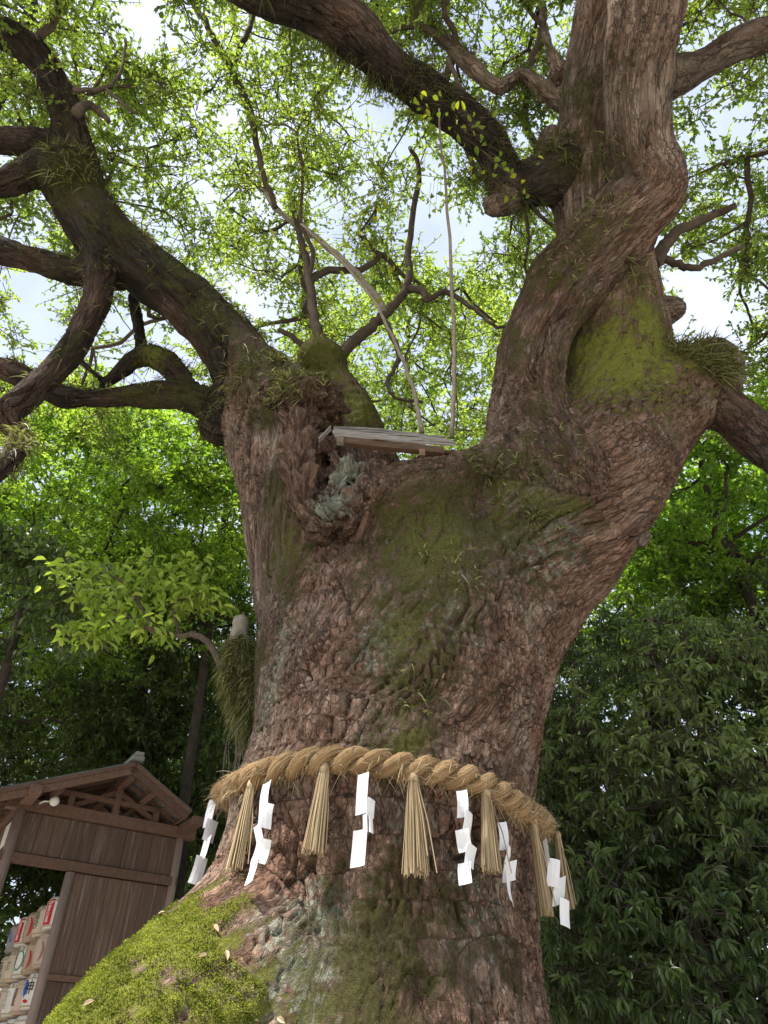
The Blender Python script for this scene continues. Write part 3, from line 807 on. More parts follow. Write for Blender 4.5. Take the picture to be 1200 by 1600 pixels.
def spray(C, R, per, Ll, Lw, flat=0.6, droop=0.25, tw=0.5, whorl=0, tint0=None, tspread=0.35):
    """leafy twigs around clump centres C (n,3), radii R; returns leaf arrays and the twig segments"""
    n = len(C); ntw = max(1, per // 9); tot = n * ntw
    cc = np.repeat(np.arange(n), ntw)
    d = rand_dir(tot); d[:, 2] = d[:, 2] * flat + 0.10; d /= np.linalg.norm(d, axis=1)[:, None]
    st = C[cc] + rand_dir(tot) * (R[cc] * 0.35)[:, None]
    ln = R[cc] * rng.uniform(0.55, 1.1, tot)
    en = st + d * ln[:, None]; en[:, 2] -= droop * ln * 0.4
    ti = (rng.random(n) if tint0 is None else tint0)[cc]
    P, A, Nn_, T = [], [], [], []
    for k in range(9):
        f = 0.30 + 0.70 * (k + rng.random(tot)) / 9 if not whorl else 1 - rng.random(tot) ** 2 * 0.35
        p = st + (en - st) * f[:, None]
        a = d * (0.55 if not whorl else 0.45) + rand_dir(tot) * 0.75; a[:, 2] -= droop
        nn = rand_dir(tot) * tw; nn[:, 2] += 1.0
        P.append(p); A.append(a); Nn_.append(nn); T.append(np.clip(ti * (1 - tspread) + rng.random(tot) * tspread, 0, 1))
    P, A, Nn_, T = map(np.concatenate, (P, A, Nn_, T))
    L = Ll * rng.uniform(0.65, 1.2, len(P)); W = Lw * rng.uniform(0.75, 1.15, len(P))
    return (P, A, Nn_, L, W, T), (st, en)
def sticks(a, b, ra, rb):
    """thin three-sided sticks from a to b"""
    n = len(a); t = b - a; t = t / (np.linalg.norm(t, axis=1)[:, None] + 1e-9)
    ref = np.where(np.abs(t[:, 2:3]) < 0.9, np.array([[0, 0, 1.0]]), np.array([[1.0, 0, 0]]))
    u = np.cross(t, ref); u /= np.linalg.norm(u, axis=1)[:, None]; w = np.cross(t, u)
    V = []
    for p, r in ((a, ra), (b, rb)):
        r = np.broadcast_to(r, (n,))[:, None]
        for k in range(3):
            an = k * 2 * math.pi / 3
            V.append(p + r * (math.cos(an) * u + math.sin(an) * w))
    V = np.stack(V, 1).reshape(-1, 3); i = np.arange(n)[:, None] * 6
    Q = np.concatenate([i + np.array([k, (k + 1) % 3, 3 + (k + 1) % 3, 3 + k]) for k in range(3)])
    return V, Q
def network(C, roots, base=0.007, power=0.5, maxr=0.06):
    """branches that join the clump centres C back to the root points"""
    nodes = np.concatenate([roots, C]); nr = len(roots)
    ctr = roots.mean(0)
    order = np.argsort(np.min(np.linalg.norm(C[:, None] - roots[None], axis=2), axis=1))
    used = list(range(nr)); par = {}
    pl = np.zeros(len(nodes))
    for o in order:
        i = nr + o
        u = np.array(used)
        dd = np.linalg.norm(nodes[u] - nodes[i], axis=1) + 0.25 * pl[u]
        j = u[np.argmin(dd)]
        par[i] = j; pl[i] = pl[j] + np.linalg.norm(nodes[i] - nodes[j]); used.append(i)
    cnt = np.ones(len(nodes))
    for o in order[::-1]:
        cnt[par[nr + o]] += cnt[nr + o]
    return nodes, par, cnt
def net_mesh(nodes, par, cnt, base, maxr, mb):
    for i, j in par.items():
        a, b = nodes[j], nodes[i]; L = np.linalg.norm(b - a)
        if L < 0.05: continue
        r1 = min(base * cnt[i] ** 0.5, maxr); r0 = min(base * min(cnt[j], cnt[i] * 2.5) ** 0.5, maxr)
        k1, k2 = a + (b - a) * .33 + rand_dir(1)[0] * L * .07, a + (b - a) * .66 + rand_dir(1)[0] * L * .07
        sg = spline([a, k1, k2, b], 2)
        mb.tube(sg, np.linspace(r0, r1, len(sg)), 5 if r1 > 0.012 else 4, False)
def grow_tree(name, label, cat_group, base, top_r, clumps, R, per, Ll, Lw, mat, flat=0.6, droop=0.25, fine=False, whorl=0, trunk_pts=None, trunk_mat=None, tint0=None, roots=None, nbase=0.008, tspread=0.35, tw=0.5, cat='tree'):
    """a thing with trunk (limbs to every clump) and crown"""
    root = empty(name, base); tag(root, label, cat, cat_group)
    (P, A, N_, L, W, T), (st, en) = spray(clumps, R, per, Ll, Lw, flat, droop, tw, whorl, tint0, tspread)
    V, Q, t = leaf_cloud(P, A, N_, L, W, T, fine)
    o = np_mesh('crown', V, Q, mat, root, {'tint': t}); o['kind'] = 'stuff'
    mb = MB()
    if trunk_pts is not None:
        tp = spline(trunk_pts[:, :3], 4); tr = np.interp(np.linspace(0, 1, len(tp)), np.linspace(0, 1, len(trunk_pts)), trunk_pts[:, 3])
        tp[1:-1] += 0.12 * tr[1:-1, None] * rand_dir(len(tp) - 2)
        mb.tube(tp, tr, 9)
        mb.build('trunk', trunk_mat or M['trunk'], root, True)
        mb = MB()
        roots = tp[len(tp) // 3:]
    if roots is not None:
        nodes, par, cnt = network(clumps, roots)
        net_mesh(nodes, par, cnt, nbase, 0.09, mb)
        sv, sq = sticks(st, en, 0.006, 0.003); mb.add(sv, sq)
        b = mb.build('branches', trunk_mat or M['trunk'], root); b['kind'] = 'stuff'
    return root

# ------------------------------------------------------------------ crown of the great camphor
def hole(x, y):
    """share of leaf clumps kept towards this part of the canopy (open sky between the limbs)"""
    k = 1.0
    for (hx, hy, r, a) in ((235, 40, 70, .9), (300, 90, 40, .7), (40, 470, 70, 1.0), (150, 520, 50, .7), (730, 345, 55, 1.0), (690, 400, 40, .7), (1110, 110, 70, 1.0), (1090, 470, 60, 1.0), (330, 330, 40, .6), (570, 640, 25, .6), (760, 640, 40, .5),
                           (420, 30, 50, .5), (560, 130, 40, .6), (760, 190, 50, .6), (830, 420, 25, .6), (240, 200, 40, .5), (150, 20, 40, .4), (1170, 480, 40, .4), (300, 520, 50, .6), (400, 120, 40, .4)):
        k = np.minimum(k, 1 - a * np.exp(-((x - hx) ** 2 + (y - hy) ** 2) / r ** 2))
    return k
def canopy_clumps(n):
    x = rng.uniform(-70, 1460, n); y = rng.uniform(-300, 700, n)
    R_ = rng.uniform(13.0, 17.5, n)
    keep = rng.random(n) < hole(x, y) * np.where(y > 560, 0.75, 1)
    x, y, R_ = x[keep], y[keep], R_[keep]
    d = np.stack([x - 600, F * CP - (800 - y) * SP, F * SP + (800 - y) * CP], 1)
    d /= np.linalg.norm(d, axis=1)[:, None]
    return EYE + d * R_[:, None]
CC = canopy_clumps(1150)
# the same crown goes on over and behind the viewer, thinner towards the open yard
ex = np.stack([rng.uniform(-2, 12, 90), rng.uniform(-5, 1.5, 90), rng.uniform(12, 18, 90)], 1)
limb_ends = np.array([Q[-1, :3] for part, Q, k, s in CHS if part == 'limb'] + [Q[len(Q) * 2 // 3, :3] for part, Q, k, s in CHS if part == 'limb'] + [list(at(482, 440, 6.4))])
RR = rng.uniform(0.4, 0.75, len(CC))
tn = np.clip(0.6 + 0.45 * pn(CC * 0.28) + rng.normal(0, .12, len(CC)), 0, 1)
(P, A, N_, L, W, T), (st, en) = spray(CC, RR, 153, 0.098, 0.054, 0.6, 0.25, 0.7, 0, tn)
V, Q, t = leaf_cloud(P, A, N_, L, W, T)
o = np_mesh('crown', V, Q, M['camphor_leaf'], TREE, {'tint': t}); o['kind'] = 'stuff'
(P, A, N_, L, W, T), (st2, en2) = spray(ex, rng.uniform(.5, .9, 90), 120, 0.13, 0.07, 0.6, 0.25, 0.7)
V, Q, t = leaf_cloud(P, A, N_, L, W, T)
o = np_mesh('crown', V, Q, M['camphor_leaf'], TREE, {'tint': t}); o['kind'] = 'stuff'
mb = MB()
nodes, par, cnt = network(np.concatenate([CC, ex]), limb_ends)
net_mesh(nodes, par, cnt, 0.0085, 0.075, mb)
sv, sq = sticks(st, en, 0.008, 0.004); mb.add(sv, sq)
o = mb.build('branches', M['branch'], TREE); o['kind'] = 'stuff'
exec_time('canopy')
# single dark branches that show against the leaves
def branch(pts, r0, r1, mat='branch', name='branch', parent=None, Y=7.0, wob=0.02):
    P = np.array([at(p[0], p[1], p[2] if len(p) > 2 else Y) for p in pts])
    S = spline(P, 5); S[1:-1] += rand_dir(len(S) - 2) * wob
    d = np.array([depth(p) for p in S])
    m = MB(); m.tube(S, np.linspace(r0, r1, len(S)) * d / F, 7)
    return m.build(name, M[mat], parent or TREE, True)
branch([(503, 548, 6.55), (492, 505, 6.5), (484, 450, 6.4), (474, 390, 6.2), (455, 310, 5.8)], 10, 4)
branch([(505, 585, 6.9), (535, 552, 6.8), (575, 515, 6.7), (602, 490, 6.6), (625, 465, 6.5), (637, 440, 6.4), (640, 370, 6.2), (655, 270, 5.8), (640, 230, 5.6)], 11, 3)
branch([(630, 448, 6.45), (660, 455, 6.4), (668, 468, 6.4), (700, 456, 6.4), (742, 484, 6.4), (770, 508, 6.4), (800, 512, 6.4)], 7, 2)
branch([(602, 490, 6.6), (575, 448, 6.5), (535, 408, 6.4), (490, 368, 6.3), (430, 325, 6.1), (400, 270, 5.9)], 7, 3, 'pale_branch')
branch([(398, 200, 4.9), (380, 150, 4.6), (352, 90, 4.3), (325, 40, 4.0), (300, 0, 3.8)], 7, 4)
branch([(362, 105, 4.4), (375, 75, 4.2), (392, 35, 4.0), (396, -10, 3.8)], 5, 4)
branch([(398, 200, 4.9), (408, 260, 5.2), (430, 325, 5.6)], 5, 4)
branch([(520, 590, 7.0), (490, 555, 6.9), (470, 535, 6.8), (436, 515, 6.7)], 7, 4)
branch([(598, 495, 6.6), (622, 545, 6.5), (618, 570, 6.5), (605, 600, 6.5), (622, 622, 6.5), (660, 628, 6.6)], 5, 2)
branch([(1022, 412, 5.5), (1038, 385, 5.4), (1062, 360, 5.3), (1110, 338, 5.2), (1150, 320, 5.0)], 12, 5)
branch([(1030, 405, 5.5), (1060, 412, 5.5), (1085, 420, 5.5), (1122, 404, 5.4), (1162, 384, 5.3)], 7, 4)
branch([(115, 140, 3.7), (165, 138, 3.7), (188, 108, 3.6), (196, 60, 3.5)], 4, 2)
branch([(165, 138, 3.7), (195, 165, 3.8), (215, 178, 3.9)], 3, 2)
branch([(120, 175, 3.8), (140, 165, 3.9), (170, 190, 4.0)], 9, 4)
branch([(700, 90, 3.6), (720, 140, 3.8), (750, 170, 4.2), (770, 215, 4.6)], 4, 3)
# pale saplings rooted in the fork
def sapling(label, pts, r0, r1, leaves):
    base = at(*pts[0]); e = empty('sapling', base); tag(e, label, 'sapling', 'saplings in the fork of the tree')
    branch(pts, r0, r1, 'pale_branch', 'stem', e, wob=0.01)
    P = []
    for (x, y, Y, rpx, n) in leaves:
        c = at(x, y, Y); r = rpx * depth(c) / F
        P.append(c + rand_dir(n) * r * rng.random((n, 1)) ** .5)
    P = np.concatenate(P); n = len(P)
    A = rand_dir(n); A[:, 2] -= .3; Nn_ = rand_dir(n) * .6; Nn_[:, 2] += 1
    V, Q, t = leaf_cloud(P, A, Nn_, rng.uniform(.06, .11, n), rng.uniform(.04, .07, n), rng.random(n), True)
    m = MB(); m.add(V, Q)
    o = m.build('leaves', M['sapling_leaf'], e, False, {'tint': t}); o['kind'] = 'stuff'
    a = P; b = np.array([at(*pts[-1])] * n) * .25 + P * .75 + np.array([0, 0, -.08])
    v, q = sticks(b, a, .003, .002); m = MB(); m.add(v, q); m.build('twigs', M['branch'], e)['kind'] = 'stuff'
    return e
sapling('tall straight pale sapling rising between the stems beside the plank cover', [(706, 684, 5.9), (709, 600, 5.7), (709, 500, 5.45), (703, 390, 4.9), (697, 300, 4.3), (690, 230, 3.7), (686, 170, 3.2)], 3.8, 1.4,
        [(690, 185, 3.1, 50, 20), (660, 165, 3.05, 25, 8), (740, 200, 3.3, 40, 12), (770, 240, 3.5, 55, 14), (810, 280, 3.7, 50, 12), (700, 300, 4.2, 70, 14), (640, 290, 4.2, 50, 8)])
sapling('slender curved pale sapling leaning left above the plank cover', [(660, 676, 6.0), (650, 625, 5.9), (630, 565, 5.75), (606, 512, 5.6), (575, 458, 5.4), (520, 395, 5.1), (470, 350, 4.9)], 3.8, 1.4,
        [(480, 380, 5.1, 60, 12), (540, 400, 5.2, 50, 14), (600, 420, 5.3, 50, 12), (560, 340, 5.0, 60, 12), (610, 350, 5.0, 50, 10)])
exec_time('saplings')

# ------------------------------------------------------------------ ferns and hanging grass on the limbs
def blades(P, N_, L, W, tint, hang, segs=3):
    """arching blades from P"""
    n = len(P); out = N_ + rand_dir(n) * 0.9
    out /= np.linalg.norm(out, axis=1)[:, None]
    S = np.cross(out, rand_dir(n)); S /= np.linalg.norm(S, axis=1)[:, None] + 1e-9
    V = []
    for k in range(segs + 1):
        f = k / segs
        c = P + out * (L * f)[:, None]; c[:, 2] -= hang * L * f * f
        w = W * (1 - f) ** 0.7 * 0.5 + 0.0006
        V += [c - S * w[:, None], c + S * w[:, None]]
    m = 2 * (segs + 1)
    V = np.stack(V, 1).reshape(-1, 3); i = np.arange(n)[:, None] * m
    Q = np.concatenate([i + np.array([2 * k, 2 * k + 1, 2 * k + 3, 2 * k + 2]) for k in range(segs)])
    return V, Q, np.repeat(tint, m)
def fern_patch(mask, n, Lr, W, hang, name='fern', clump=5, mat='fern', tr=(0, 1)):
    idx = np.nonzero(mask)[0]
    if len(idx) == 0: return
    c = rng.choice(idx, max(1, n // clump))
    c = np.repeat(c, clump)
    P = V_[c] + rng.normal(0, 0.02, (len(c), 3)); L = rng.uniform(*Lr, len(c))
    V, Q, t = blades(P, Nn[c], L, np.full(len(c), W), rng.uniform(*tr, len(c)), hang)
    o = np_mesh(name, V, Q, M[mat], TREE, {'tint': t}); o['kind'] = 'stuff'
vis = ((EYE - V_) * Nn).sum(1) > -0.5 * np.linalg.norm(EYE - V_, axis=1)
left = isl & (V_[:, 0] < -0.6) & vis & (V_[:, 1] < 8)
fern_patch(left & (rng.random(NV) < 0.5 + 0.5 * up) & (pn(V_ * 1.5) > -0.1), 2400, (0.05, 0.20), 0.012, 0.8, clump=4, tr=(0, .8))
fern_patch(left & (up > 0.3), 1500, (0.06, 0.22), 0.014, 0.7, tr=(.2, 1), clump=6)
vx, vy = proj(V_)
qlimb = isl & (vx > 390) & (vx < 860) & (vy < 330) & vis & (V_[:, 1] < 6)
fern_patch(qlimb & (pn(V_ * 1.7 + 3) > 0), 2600, (0.10, 0.24), 0.010, 0.7, tr=(0, .5))
def fern_at(x, y, rpx, n, Lr, hang=0.6, tr=(.1, 1), W=0.015):
    h = hit(x, y)
    if h is None: return np.zeros(NV, bool)
    r = rpx * depth(h) / F
    fern_patch((((V_ - h) ** 2).sum(1) < r * r) & vis, int(n * .6), (Lr[0] * .6, Lr[1]), W, hang, tr=tr, clump=4)
for a in [(1090, 545, 50, 700, (.14, .30)), (1120, 560, 40, 500, (.14, .32)), (940, 330, 50, 260, (.08, .2)), (950, 250, 40, 160, (.08, .2)), (870, 230, 40, 320, (.1, .25)), (470, 590, 40, 420, (.08, .2)),
          (430, 600, 40, 260, (.08, .2)), (860, 700, 60, 200, (.06, .15)), (800, 760, 60, 160, (.06, .15)), (1000, 430, 40, 160, (.08, .18)), (760, 720, 40, 200, (.06, .18)), (110, 255, 45, 420, (.12, .28)), (700, 880, 60, 120, (.05, .13)),
          (850, 800, 40, 240, (.05, .14)), (640, 1080, 50, 90, (.05, .12)), (870, 400, 50, 200, (.06, .15)), (1000, 590, 60, 200, (.05, .12))]:
    fern_at(*a)
stubm = (ownpart == 'stub') & vis
fern_patch(stubm, 2600, (0.03, 0.12), 0.008, 0.9, tr=(0, 1), clump=3)
# long dry threads hanging under the stub
hs = np.array([at(rng.uniform(362, 395), rng.uniform(1090, 1120), 6.15) for _ in range(14)])
m = MB()
for p in hs:
    L = rng.uniform(.4, .9); k = np.array([p + np.array([.02 * math.sin(6 * f + p[0] * 40), 0, -L * f]) for f in np.linspace(0, 1, 6)]); m.tube(k, .0025, 3, False)
m.build('hanging_threads', M['pale_branch'], TREE)['kind'] = 'stuff'
# moss pile on the root
mz = np.nonzero((mbright > 0.25) & (mm + 0.5 * pn(V_ * 5.0) > 0.62) & (V_[:, 2] < 3.2) & vis & (V_[:, 0] < 0))[0]
if len(mz):
    c = rng.choice(mz, 26000); P = V_[c] + rng.normal(0, .006, (len(c), 3))
    V, Q, t = blades(P, Nn[c] + np.array([0, 0, .3]), rng.uniform(.008, .022, len(c)), np.full(len(c), .006), np.clip(rng.normal(.5, .22, len(c)) + .35 * pn(P * 7) + .3 * pn(P * 2.3 + 4), 0, 1), 0.3, 1)
    np_mesh('moss', V, Q, M['moss_fuzz'], TREE, {'tint': t})['kind'] = 'stuff'
exec_time('ferns')
# ------------------------------------------------------------------ straw rope round the trunk
AX = np.array([0.0, 6.05])
def rope_axis():
    px = [(386, 1226), (412, 1217), (440, 1208), (475, 1197), (510, 1190), (545, 1192), (580, 1197), (615, 1203), (650, 1208), (690, 1214), (725, 1219), (752, 1230), (778, 1252), (805, 1270), (828, 1281)]
    out = [at(346, 1240, 6.25), at(362, 1234, 5.75)]
    for x, y in px:
        h, n_ = hit1(x, y)
        if h is None: continue
        d = h[:2] - AX; d /= np.linalg.norm(d)
        out.append(np.array([h[0] + d[0] * .075, h[1] + d[1] * .075, h[2]]))
    out += [at(852, 1289, 5.75), at(864, 1296, 6.2)]
    z1, z0 = out[-1][2], out[0][2]; last = out[-1]
    for k in range(1, 8):
        f = k / 8; an = math.atan2(last[1] - AX[1], last[0] - AX[0]) + f * 2.95
        out.append(np.array([AX[0] + 1.40 * math.cos(an), AX[1] + 1.40 * math.sin(an), z1 + (z0 - z1) * f]))
    out.append(out[0])
    return np.array(out)
RA = rope_axis()
for _ in range(2):
    RA[1:-1] = 0.25 * RA[:-2] + 0.5 * RA[1:-1] + 0.25 * RA[2:]
RS = spline(RA, 14)
seg = np.linalg.norm(np.diff(RS, axis=0), axis=1); rs = np.concatenate([[0], np.cumsum(seg)])
ns = int(rs[-1] / 0.012)
RP = np.stack([np.interp(np.linspace(0, rs[-1], ns), rs, RS[:, a]) for a in range(3)], 1)
rt = np.gradient(RP, axis=0); rt /= np.linalg.norm(rt, axis=1)[:, None]
ru = np.cross(rt, np.array([0, 0, 1.0])); ru /= np.linalg.norm(ru, axis=1)[:, None]; rw = np.cross(ru, rt)
def rope_mat():
    m, n, l, out = new_mat('rope_straw')
    q = attr(n, 'bark_co', True)
    g = noise(n, l, q, 26, 5, 0.6, 0.2); g2 = noise(n, l, q, 3.0, 3)
    c = ramp(n, l, g, [(0.25, (0.10, 0.058, 0.026)), (0.5, (0.30, 0.195, 0.098)), (0.75, (0.52, 0.375, 0.21))])
    c = mixc(n, l, 0.6, c, ramp(n, l, g2, [(0.3, (0.7, 0.66, 0.62)), (0.7, (1.1, 1.1, 1.1))]), 'MULTIPLY')
    principled(n, l, out, c, 0.8, 0.15, g, 0.012, 1.0)
    return m
M['rope'] = rope_mat()
ROPE = empty('sacred_rope', RA[4]); tag(ROPE, 'thick twisted golden straw rope tied around the camphor trunk', 'rope')
PITCHR, RO, RSTR = 0.32, 0.046, 0.051
sdist = np.linspace(0, rs[-1], ns)
FIB = []
for k in range(2):
    ph = sdist / PITCHR * 2 * math.pi + k * math.pi
    cen = RP + RO * (np.cos(ph)[:, None] * ru + np.sin(ph)[:, None] * rw)
    ct = np.gradient(cen, axis=0); ct /= np.linalg.norm(ct, axis=1)[:, None]
    cu = np.cross(ct, np.array([0, 0, 1.0])); cu /= np.linalg.norm(cu, axis=1)[:, None]; cw = np.cross(cu, ct)
    n = 18; a = np.arange(n) * 2 * math.pi / n
    aa = a[None] + (sdist * 9.0)[:, None]
    base = np.stack([np.cos(a)[None].repeat(ns, 0) * 3, np.sin(a)[None].repeat(ns, 0) * 3, (sdist * 3)[:, None].repeat(n, 1)], -1).reshape(-1, 3)
    rr = RSTR * (1 + 0.10 * pn(base * np.array([1.6, 1.6, .5]) + k * 9).reshape(ns, n) + 0.07 * pn(base * np.array([4, 4, 1.0])).reshape(ns, n))
    V = cen[:, None] + rr[..., None] * (np.cos(aa)[..., None] * cu[:, None] + np.sin(aa)[..., None] * cw[:, None])
    V = V.reshape(-1, 3)
    i = np.arange(ns - 1)[:, None] * n; j = np.arange(n)[None]; j2 = (j + 1) % n
    Q = np.stack([i + j, i + j2, i + n + j2, i + n + j], -1).reshape(-1, 4)
    co = np.stack([np.cos(a)[None].repeat(ns, 0) * .25, np.sin(a)[None].repeat(ns, 0) * .25, (sdist * .18)[:, None].repeat(n, 1)], -1).reshape(-1, 3) + k * 2
    np_mesh('strand', V, Q, M['rope'], ROPE, {'bark_co': co}, True)
    FIB.append((V, ct.repeat(n, 0), (V.reshape(ns, n, 3) - cen[:, None]).reshape(-1, 3)))
fv, ft, fo_ = [np.concatenate(z) for z in zip(*FIB)]
c = rng.choice(len(fv), 12000)
nrm = fo_[c] / np.linalg.norm(fo_[c], axis=1)[:, None]
V, Q, t = blades(fv[c] - nrm * .004, ft[c] * rng.choice([-1, 1], len(c))[:, None] * 2.2 + nrm * 0.9 + np.array([0, 0, -.35]), rng.uniform(.03, .17, len(c)) * rng.uniform(.3, 1, len(c)), np.full(len(c), .0032), rng.random(len(c)), 0.35)
np_mesh('fibres', V, Q, M['straw'], ROPE, {'tint': t})['kind'] = 'stuff'

def on_rope(x):
    """rope centre seen at photo column x"""
    front = RP[RP[:, 1] < 6.3]
    X, Yp = proj(front); i = np.argmin(np.abs(X - x)); p = front[i]
    d = p[:2] - AX; d /= np.linalg.norm(d)
    return p, np.array([d[0], d[1], 0.0])
def clear_out(top, d, L, base, pad):
    """how far out the foot must hang so that it clears the bark"""
    need = base
    for f in (.35, .6, .8, 1.0):
        q = top - np.array([0, 0, L * f])
        r = bvh.ray_cast(Vector(q + d * 2.5), Vector(-d))
        if r[0] is not None: need = max(need, ((np.array(r[0]) - q) @ d + pad) / f)
    return min(need, .45)
def tassel(label, x, ybot, w0, w1, xoff=0.0, out=0.045):
    p, d = on_rope(x); side = np.array([-d[1], d[0], 0])
    top = p + d * out + np.array([0, 0, -.075])
    dist2 = math.hypot(top[1], top[0])
    # length: until the foot shows at photo row ybot
    L = 0.3
    while proj(top - np.array([0, 0, L]))[1] < ybot and L < 1.4: L += 0.01
    e = empty('straw_tassel', top - np.array([0, 0, L])); tag(e, label, 'tassel', 'straw tassels hanging from the rope')
    n = 95; w1 *= .82
    an = rng.uniform(0, 2 * math.pi, n); rr = rng.random(n) ** .5
    m = MB(); tt = []
    lean = side * xoff + d * clear_out(top, d, L, 0.0, w1 * .75)
    for k in range(n):
        o = math.cos(an[k]) * side * 1.0 + math.sin(an[k]) * d * 0.7
        l_ = L * (1 - 0.07 * rng.random() ** 2) if k > 3 else L * rng.uniform(.7, 1.0)
        sp = 1.0 if k > 5 else rng.uniform(1.3, 2.0)
        P = []
        for f in (0, .15, .5, 1.0):
            g = f ** 0.85
            P.append(top + o * rr[k] * (w0 + (w1 - w0) * g) * (sp if f > .2 else 1) + lean * f + np.array([0, 0, -l_ * f]) + rand_dir(1)[0] * .003)
        m.tube(np.array(P), [.0042, .0042, .0038, .0034], 4); tt += [rng.random()] * (16 + 2)
    o = m.build('straws', M['straw'], e, False, {'tint': np.array(tt)}); o['kind'] = 'stuff'
    # knot that ties the bundle under the rope
    m = MB(); m.tube([top + np.array([0, 0, .03]), top + np.array([0, 0, .0]), top - np.array([0, 0, .03])], [w0 * .8, w0 * 1.12, w0 * 1.05], 10)
    m.build('binding', M['straw'], e, True, {'tint': rng.random(m.n)})
for lab, x, yb, w0, w1, xo in [
        ('straw tassel between the two paper streamers nearest the shed', 402, 1358, .028, .085, -.03),
        ('straw tassel hanging where the rope arches highest', 512, 1333, .030, .085, -.05),
        ('broad straw tassel in the middle of the trunk, right of the torn streamer', 644, 1368, .032, .115, 0),
        ('straw tassel with one loose stalk covering a paper streamer', 752, 1362, .030, .095, -.01),
        ('long narrow straw tassel low on the right bend of the rope', 822, 1430, .028, .075, .04),
        ('straw tassel at the far right edge of the trunk against dark leaves', 866, 1418, .026, .095, .05)]:
    tassel(lab, x, yb, w0, w1, xo, .10 if x > 860 else .045)
def streamer(label, x, ytop, ybot, plan, out=0.10, twist=0.0):
    p, d = on_rope(x)
    top = p + d * out
    z = 0.0
    while proj(top + np.array([0, 0, z]))[1] < ytop and z > -.5: z -= .005
    while proj(top + np.array([0, 0, z]))[1] > ytop and z < .5: z += .005
    top = top + np.array([0, 0, z]); L = 0.2
    while proj(top - np.array([0, 0, L]))[1] < ybot and L < 1.4: L += 0.01
    side = np.array([-d[1], d[0], 0]) * 1.0
    view = EYE - top; view[2] = 0; view /= np.linalg.norm(view)
    if abs(side @ view) > 0.75: side = np.array([-view[1], view[0], 0]) * .75 + side * .3
    side /= np.linalg.norm(side)
    if side[0] < 0: side = -side
    fr = np.cross(side, np.array([0, 0, 1.0])); fr = fr if fr @ view > 0 else -fr
    e = empty('paper_streamer', top - np.array([0, 0, L])); tag(e, label, 'paper streamer', 'white paper streamers hanging from the rope')
    lo_ = d * clear_out(top, d, L, 0.0, .05)
    for k, (x0, z0, x1, z1, w, tl) in enumerate(plan):
        # a panel from (x0, z0) to (x1, z1) as fractions of the length, w wide, tilted by tl
        a = top + side * x0 * L - np.array([0, 0, z0 * L]) + lo_ * z0; b = top + side * x1 * L - np.array([0, 0, z1 * L]) + lo_ * z1
        off = fr * (0.006 * k)
        h = w * L * .54
        tl *= 1.5; tv = side * math.cos(tl) + fr * math.sin(tl)
        nr = 6; V = []
        for i in range(nr):
            f = i / (nr - 1); c_ = a + (b - a) * f + off + fr * .012 * math.sin(f * 3.1 + k)
            sk = np.array([0, 0, -.22 * h]) * (1 if k % 2 else -1)
            for g in (-1, -.33, .33, 1):
                V.append(c_ + tv * h * g + sk * g + fr * .008 * (1 - g * g) * (1 if k % 2 else -1))
        V = np.array(V); nb = fr * .0012
        Q = [(i * 4 + j, i * 4 + j + 1, i * 4 + j + 5, i * 4 + j + 4) for i in range(nr - 1) for j in range(3)]
        n0 = len(V); V2 = np.concatenate([V + nb, V - nb])
        Q2 = Q + [(q[3] + n0, q[2] + n0, q[1] + n0, q[0] + n0) for q in Q]
        ring = [0, 1, 2, 3] + [i * 4 + 3 for i in range(1, nr)] + [(nr - 1) * 4 + j for j in (2, 1, 0)] + [i * 4 for i in range(nr - 2, 0, -1)]
        Q2 += [(ring[i], ring[(i + 1) % len(ring)], ring[(i + 1) % len(ring)] + n0, ring[i] + n0) for i in range(len(ring))]
        np_mesh('paper_panel', V2, np.array(Q2), M['paper'], e)
zig = [(0, 0, -.01, .30, .12, .1), (.06, .24, .02, .48, .13, -.35), (-.05, .44, .0, .66, .14, .3), (.07, .60, .01, .82, .14, -.3), (-.04, .78, -.06, 1.0, .13, .2)]
zig2 = [(0, 0, -.02, .34, .12, .0), (.08, .28, .0, .52, .14, .3), (.09, .48, .0, .74, .14, .3), (.10, .66, .02, 1.0, .15, -.3)]
torn = [(0, 0, -.02, .45, .12, .1), (.10, .30, .08, .48, .11, -.6), (.03, .46, .03, .66, .07, .5), (.09, .48, .10, .66, .06, -.6), (-.02, .62, -.04, 1.0, .14, -.1)]
streamer('white paper streamer at the left end of the rope beside the shed', 350, 1248, 1382, [(0, 0, -.03, .34, .12, .2), (.05, .28, .0, .52, .13, -.5), (.02, .48, -.04, .74, .14, .4), (-.02, .70, -.08, 1.0, .13, -.4)], .09)
streamer('neat zigzag paper streamer between the first two straw tassels', 434, 1222, 1378, zig)
streamer('torn paper streamer with a split middle right of the highest tassel', 571, 1209, 1356, torn)
streamer('zigzag paper streamer right of the broad middle tassel', 708, 1236, 1382, zig)
streamer('paper streamer half hidden behind a straw tassel', 772, 1285, 1412, [(0, 0, -.02, .36, .14, .1), (.06, .32, .0, .54, .15, -.4), (.04, .50, .02, .74, .16, .4), (-.02, .66, .0, 1.0, .20, -.4)], .04)
streamer('paper streamer between the last two tassels at the right bend', 824, 1312, 1448, [(0, 0, .0, .30, .10, .9), (.08, .24, .02, .56, .14, .1), (.12, .46, .06, .76, .14, .3), (.14, .70, .10, 1.0, .14, -.3)], .10)
exec_time('rope')

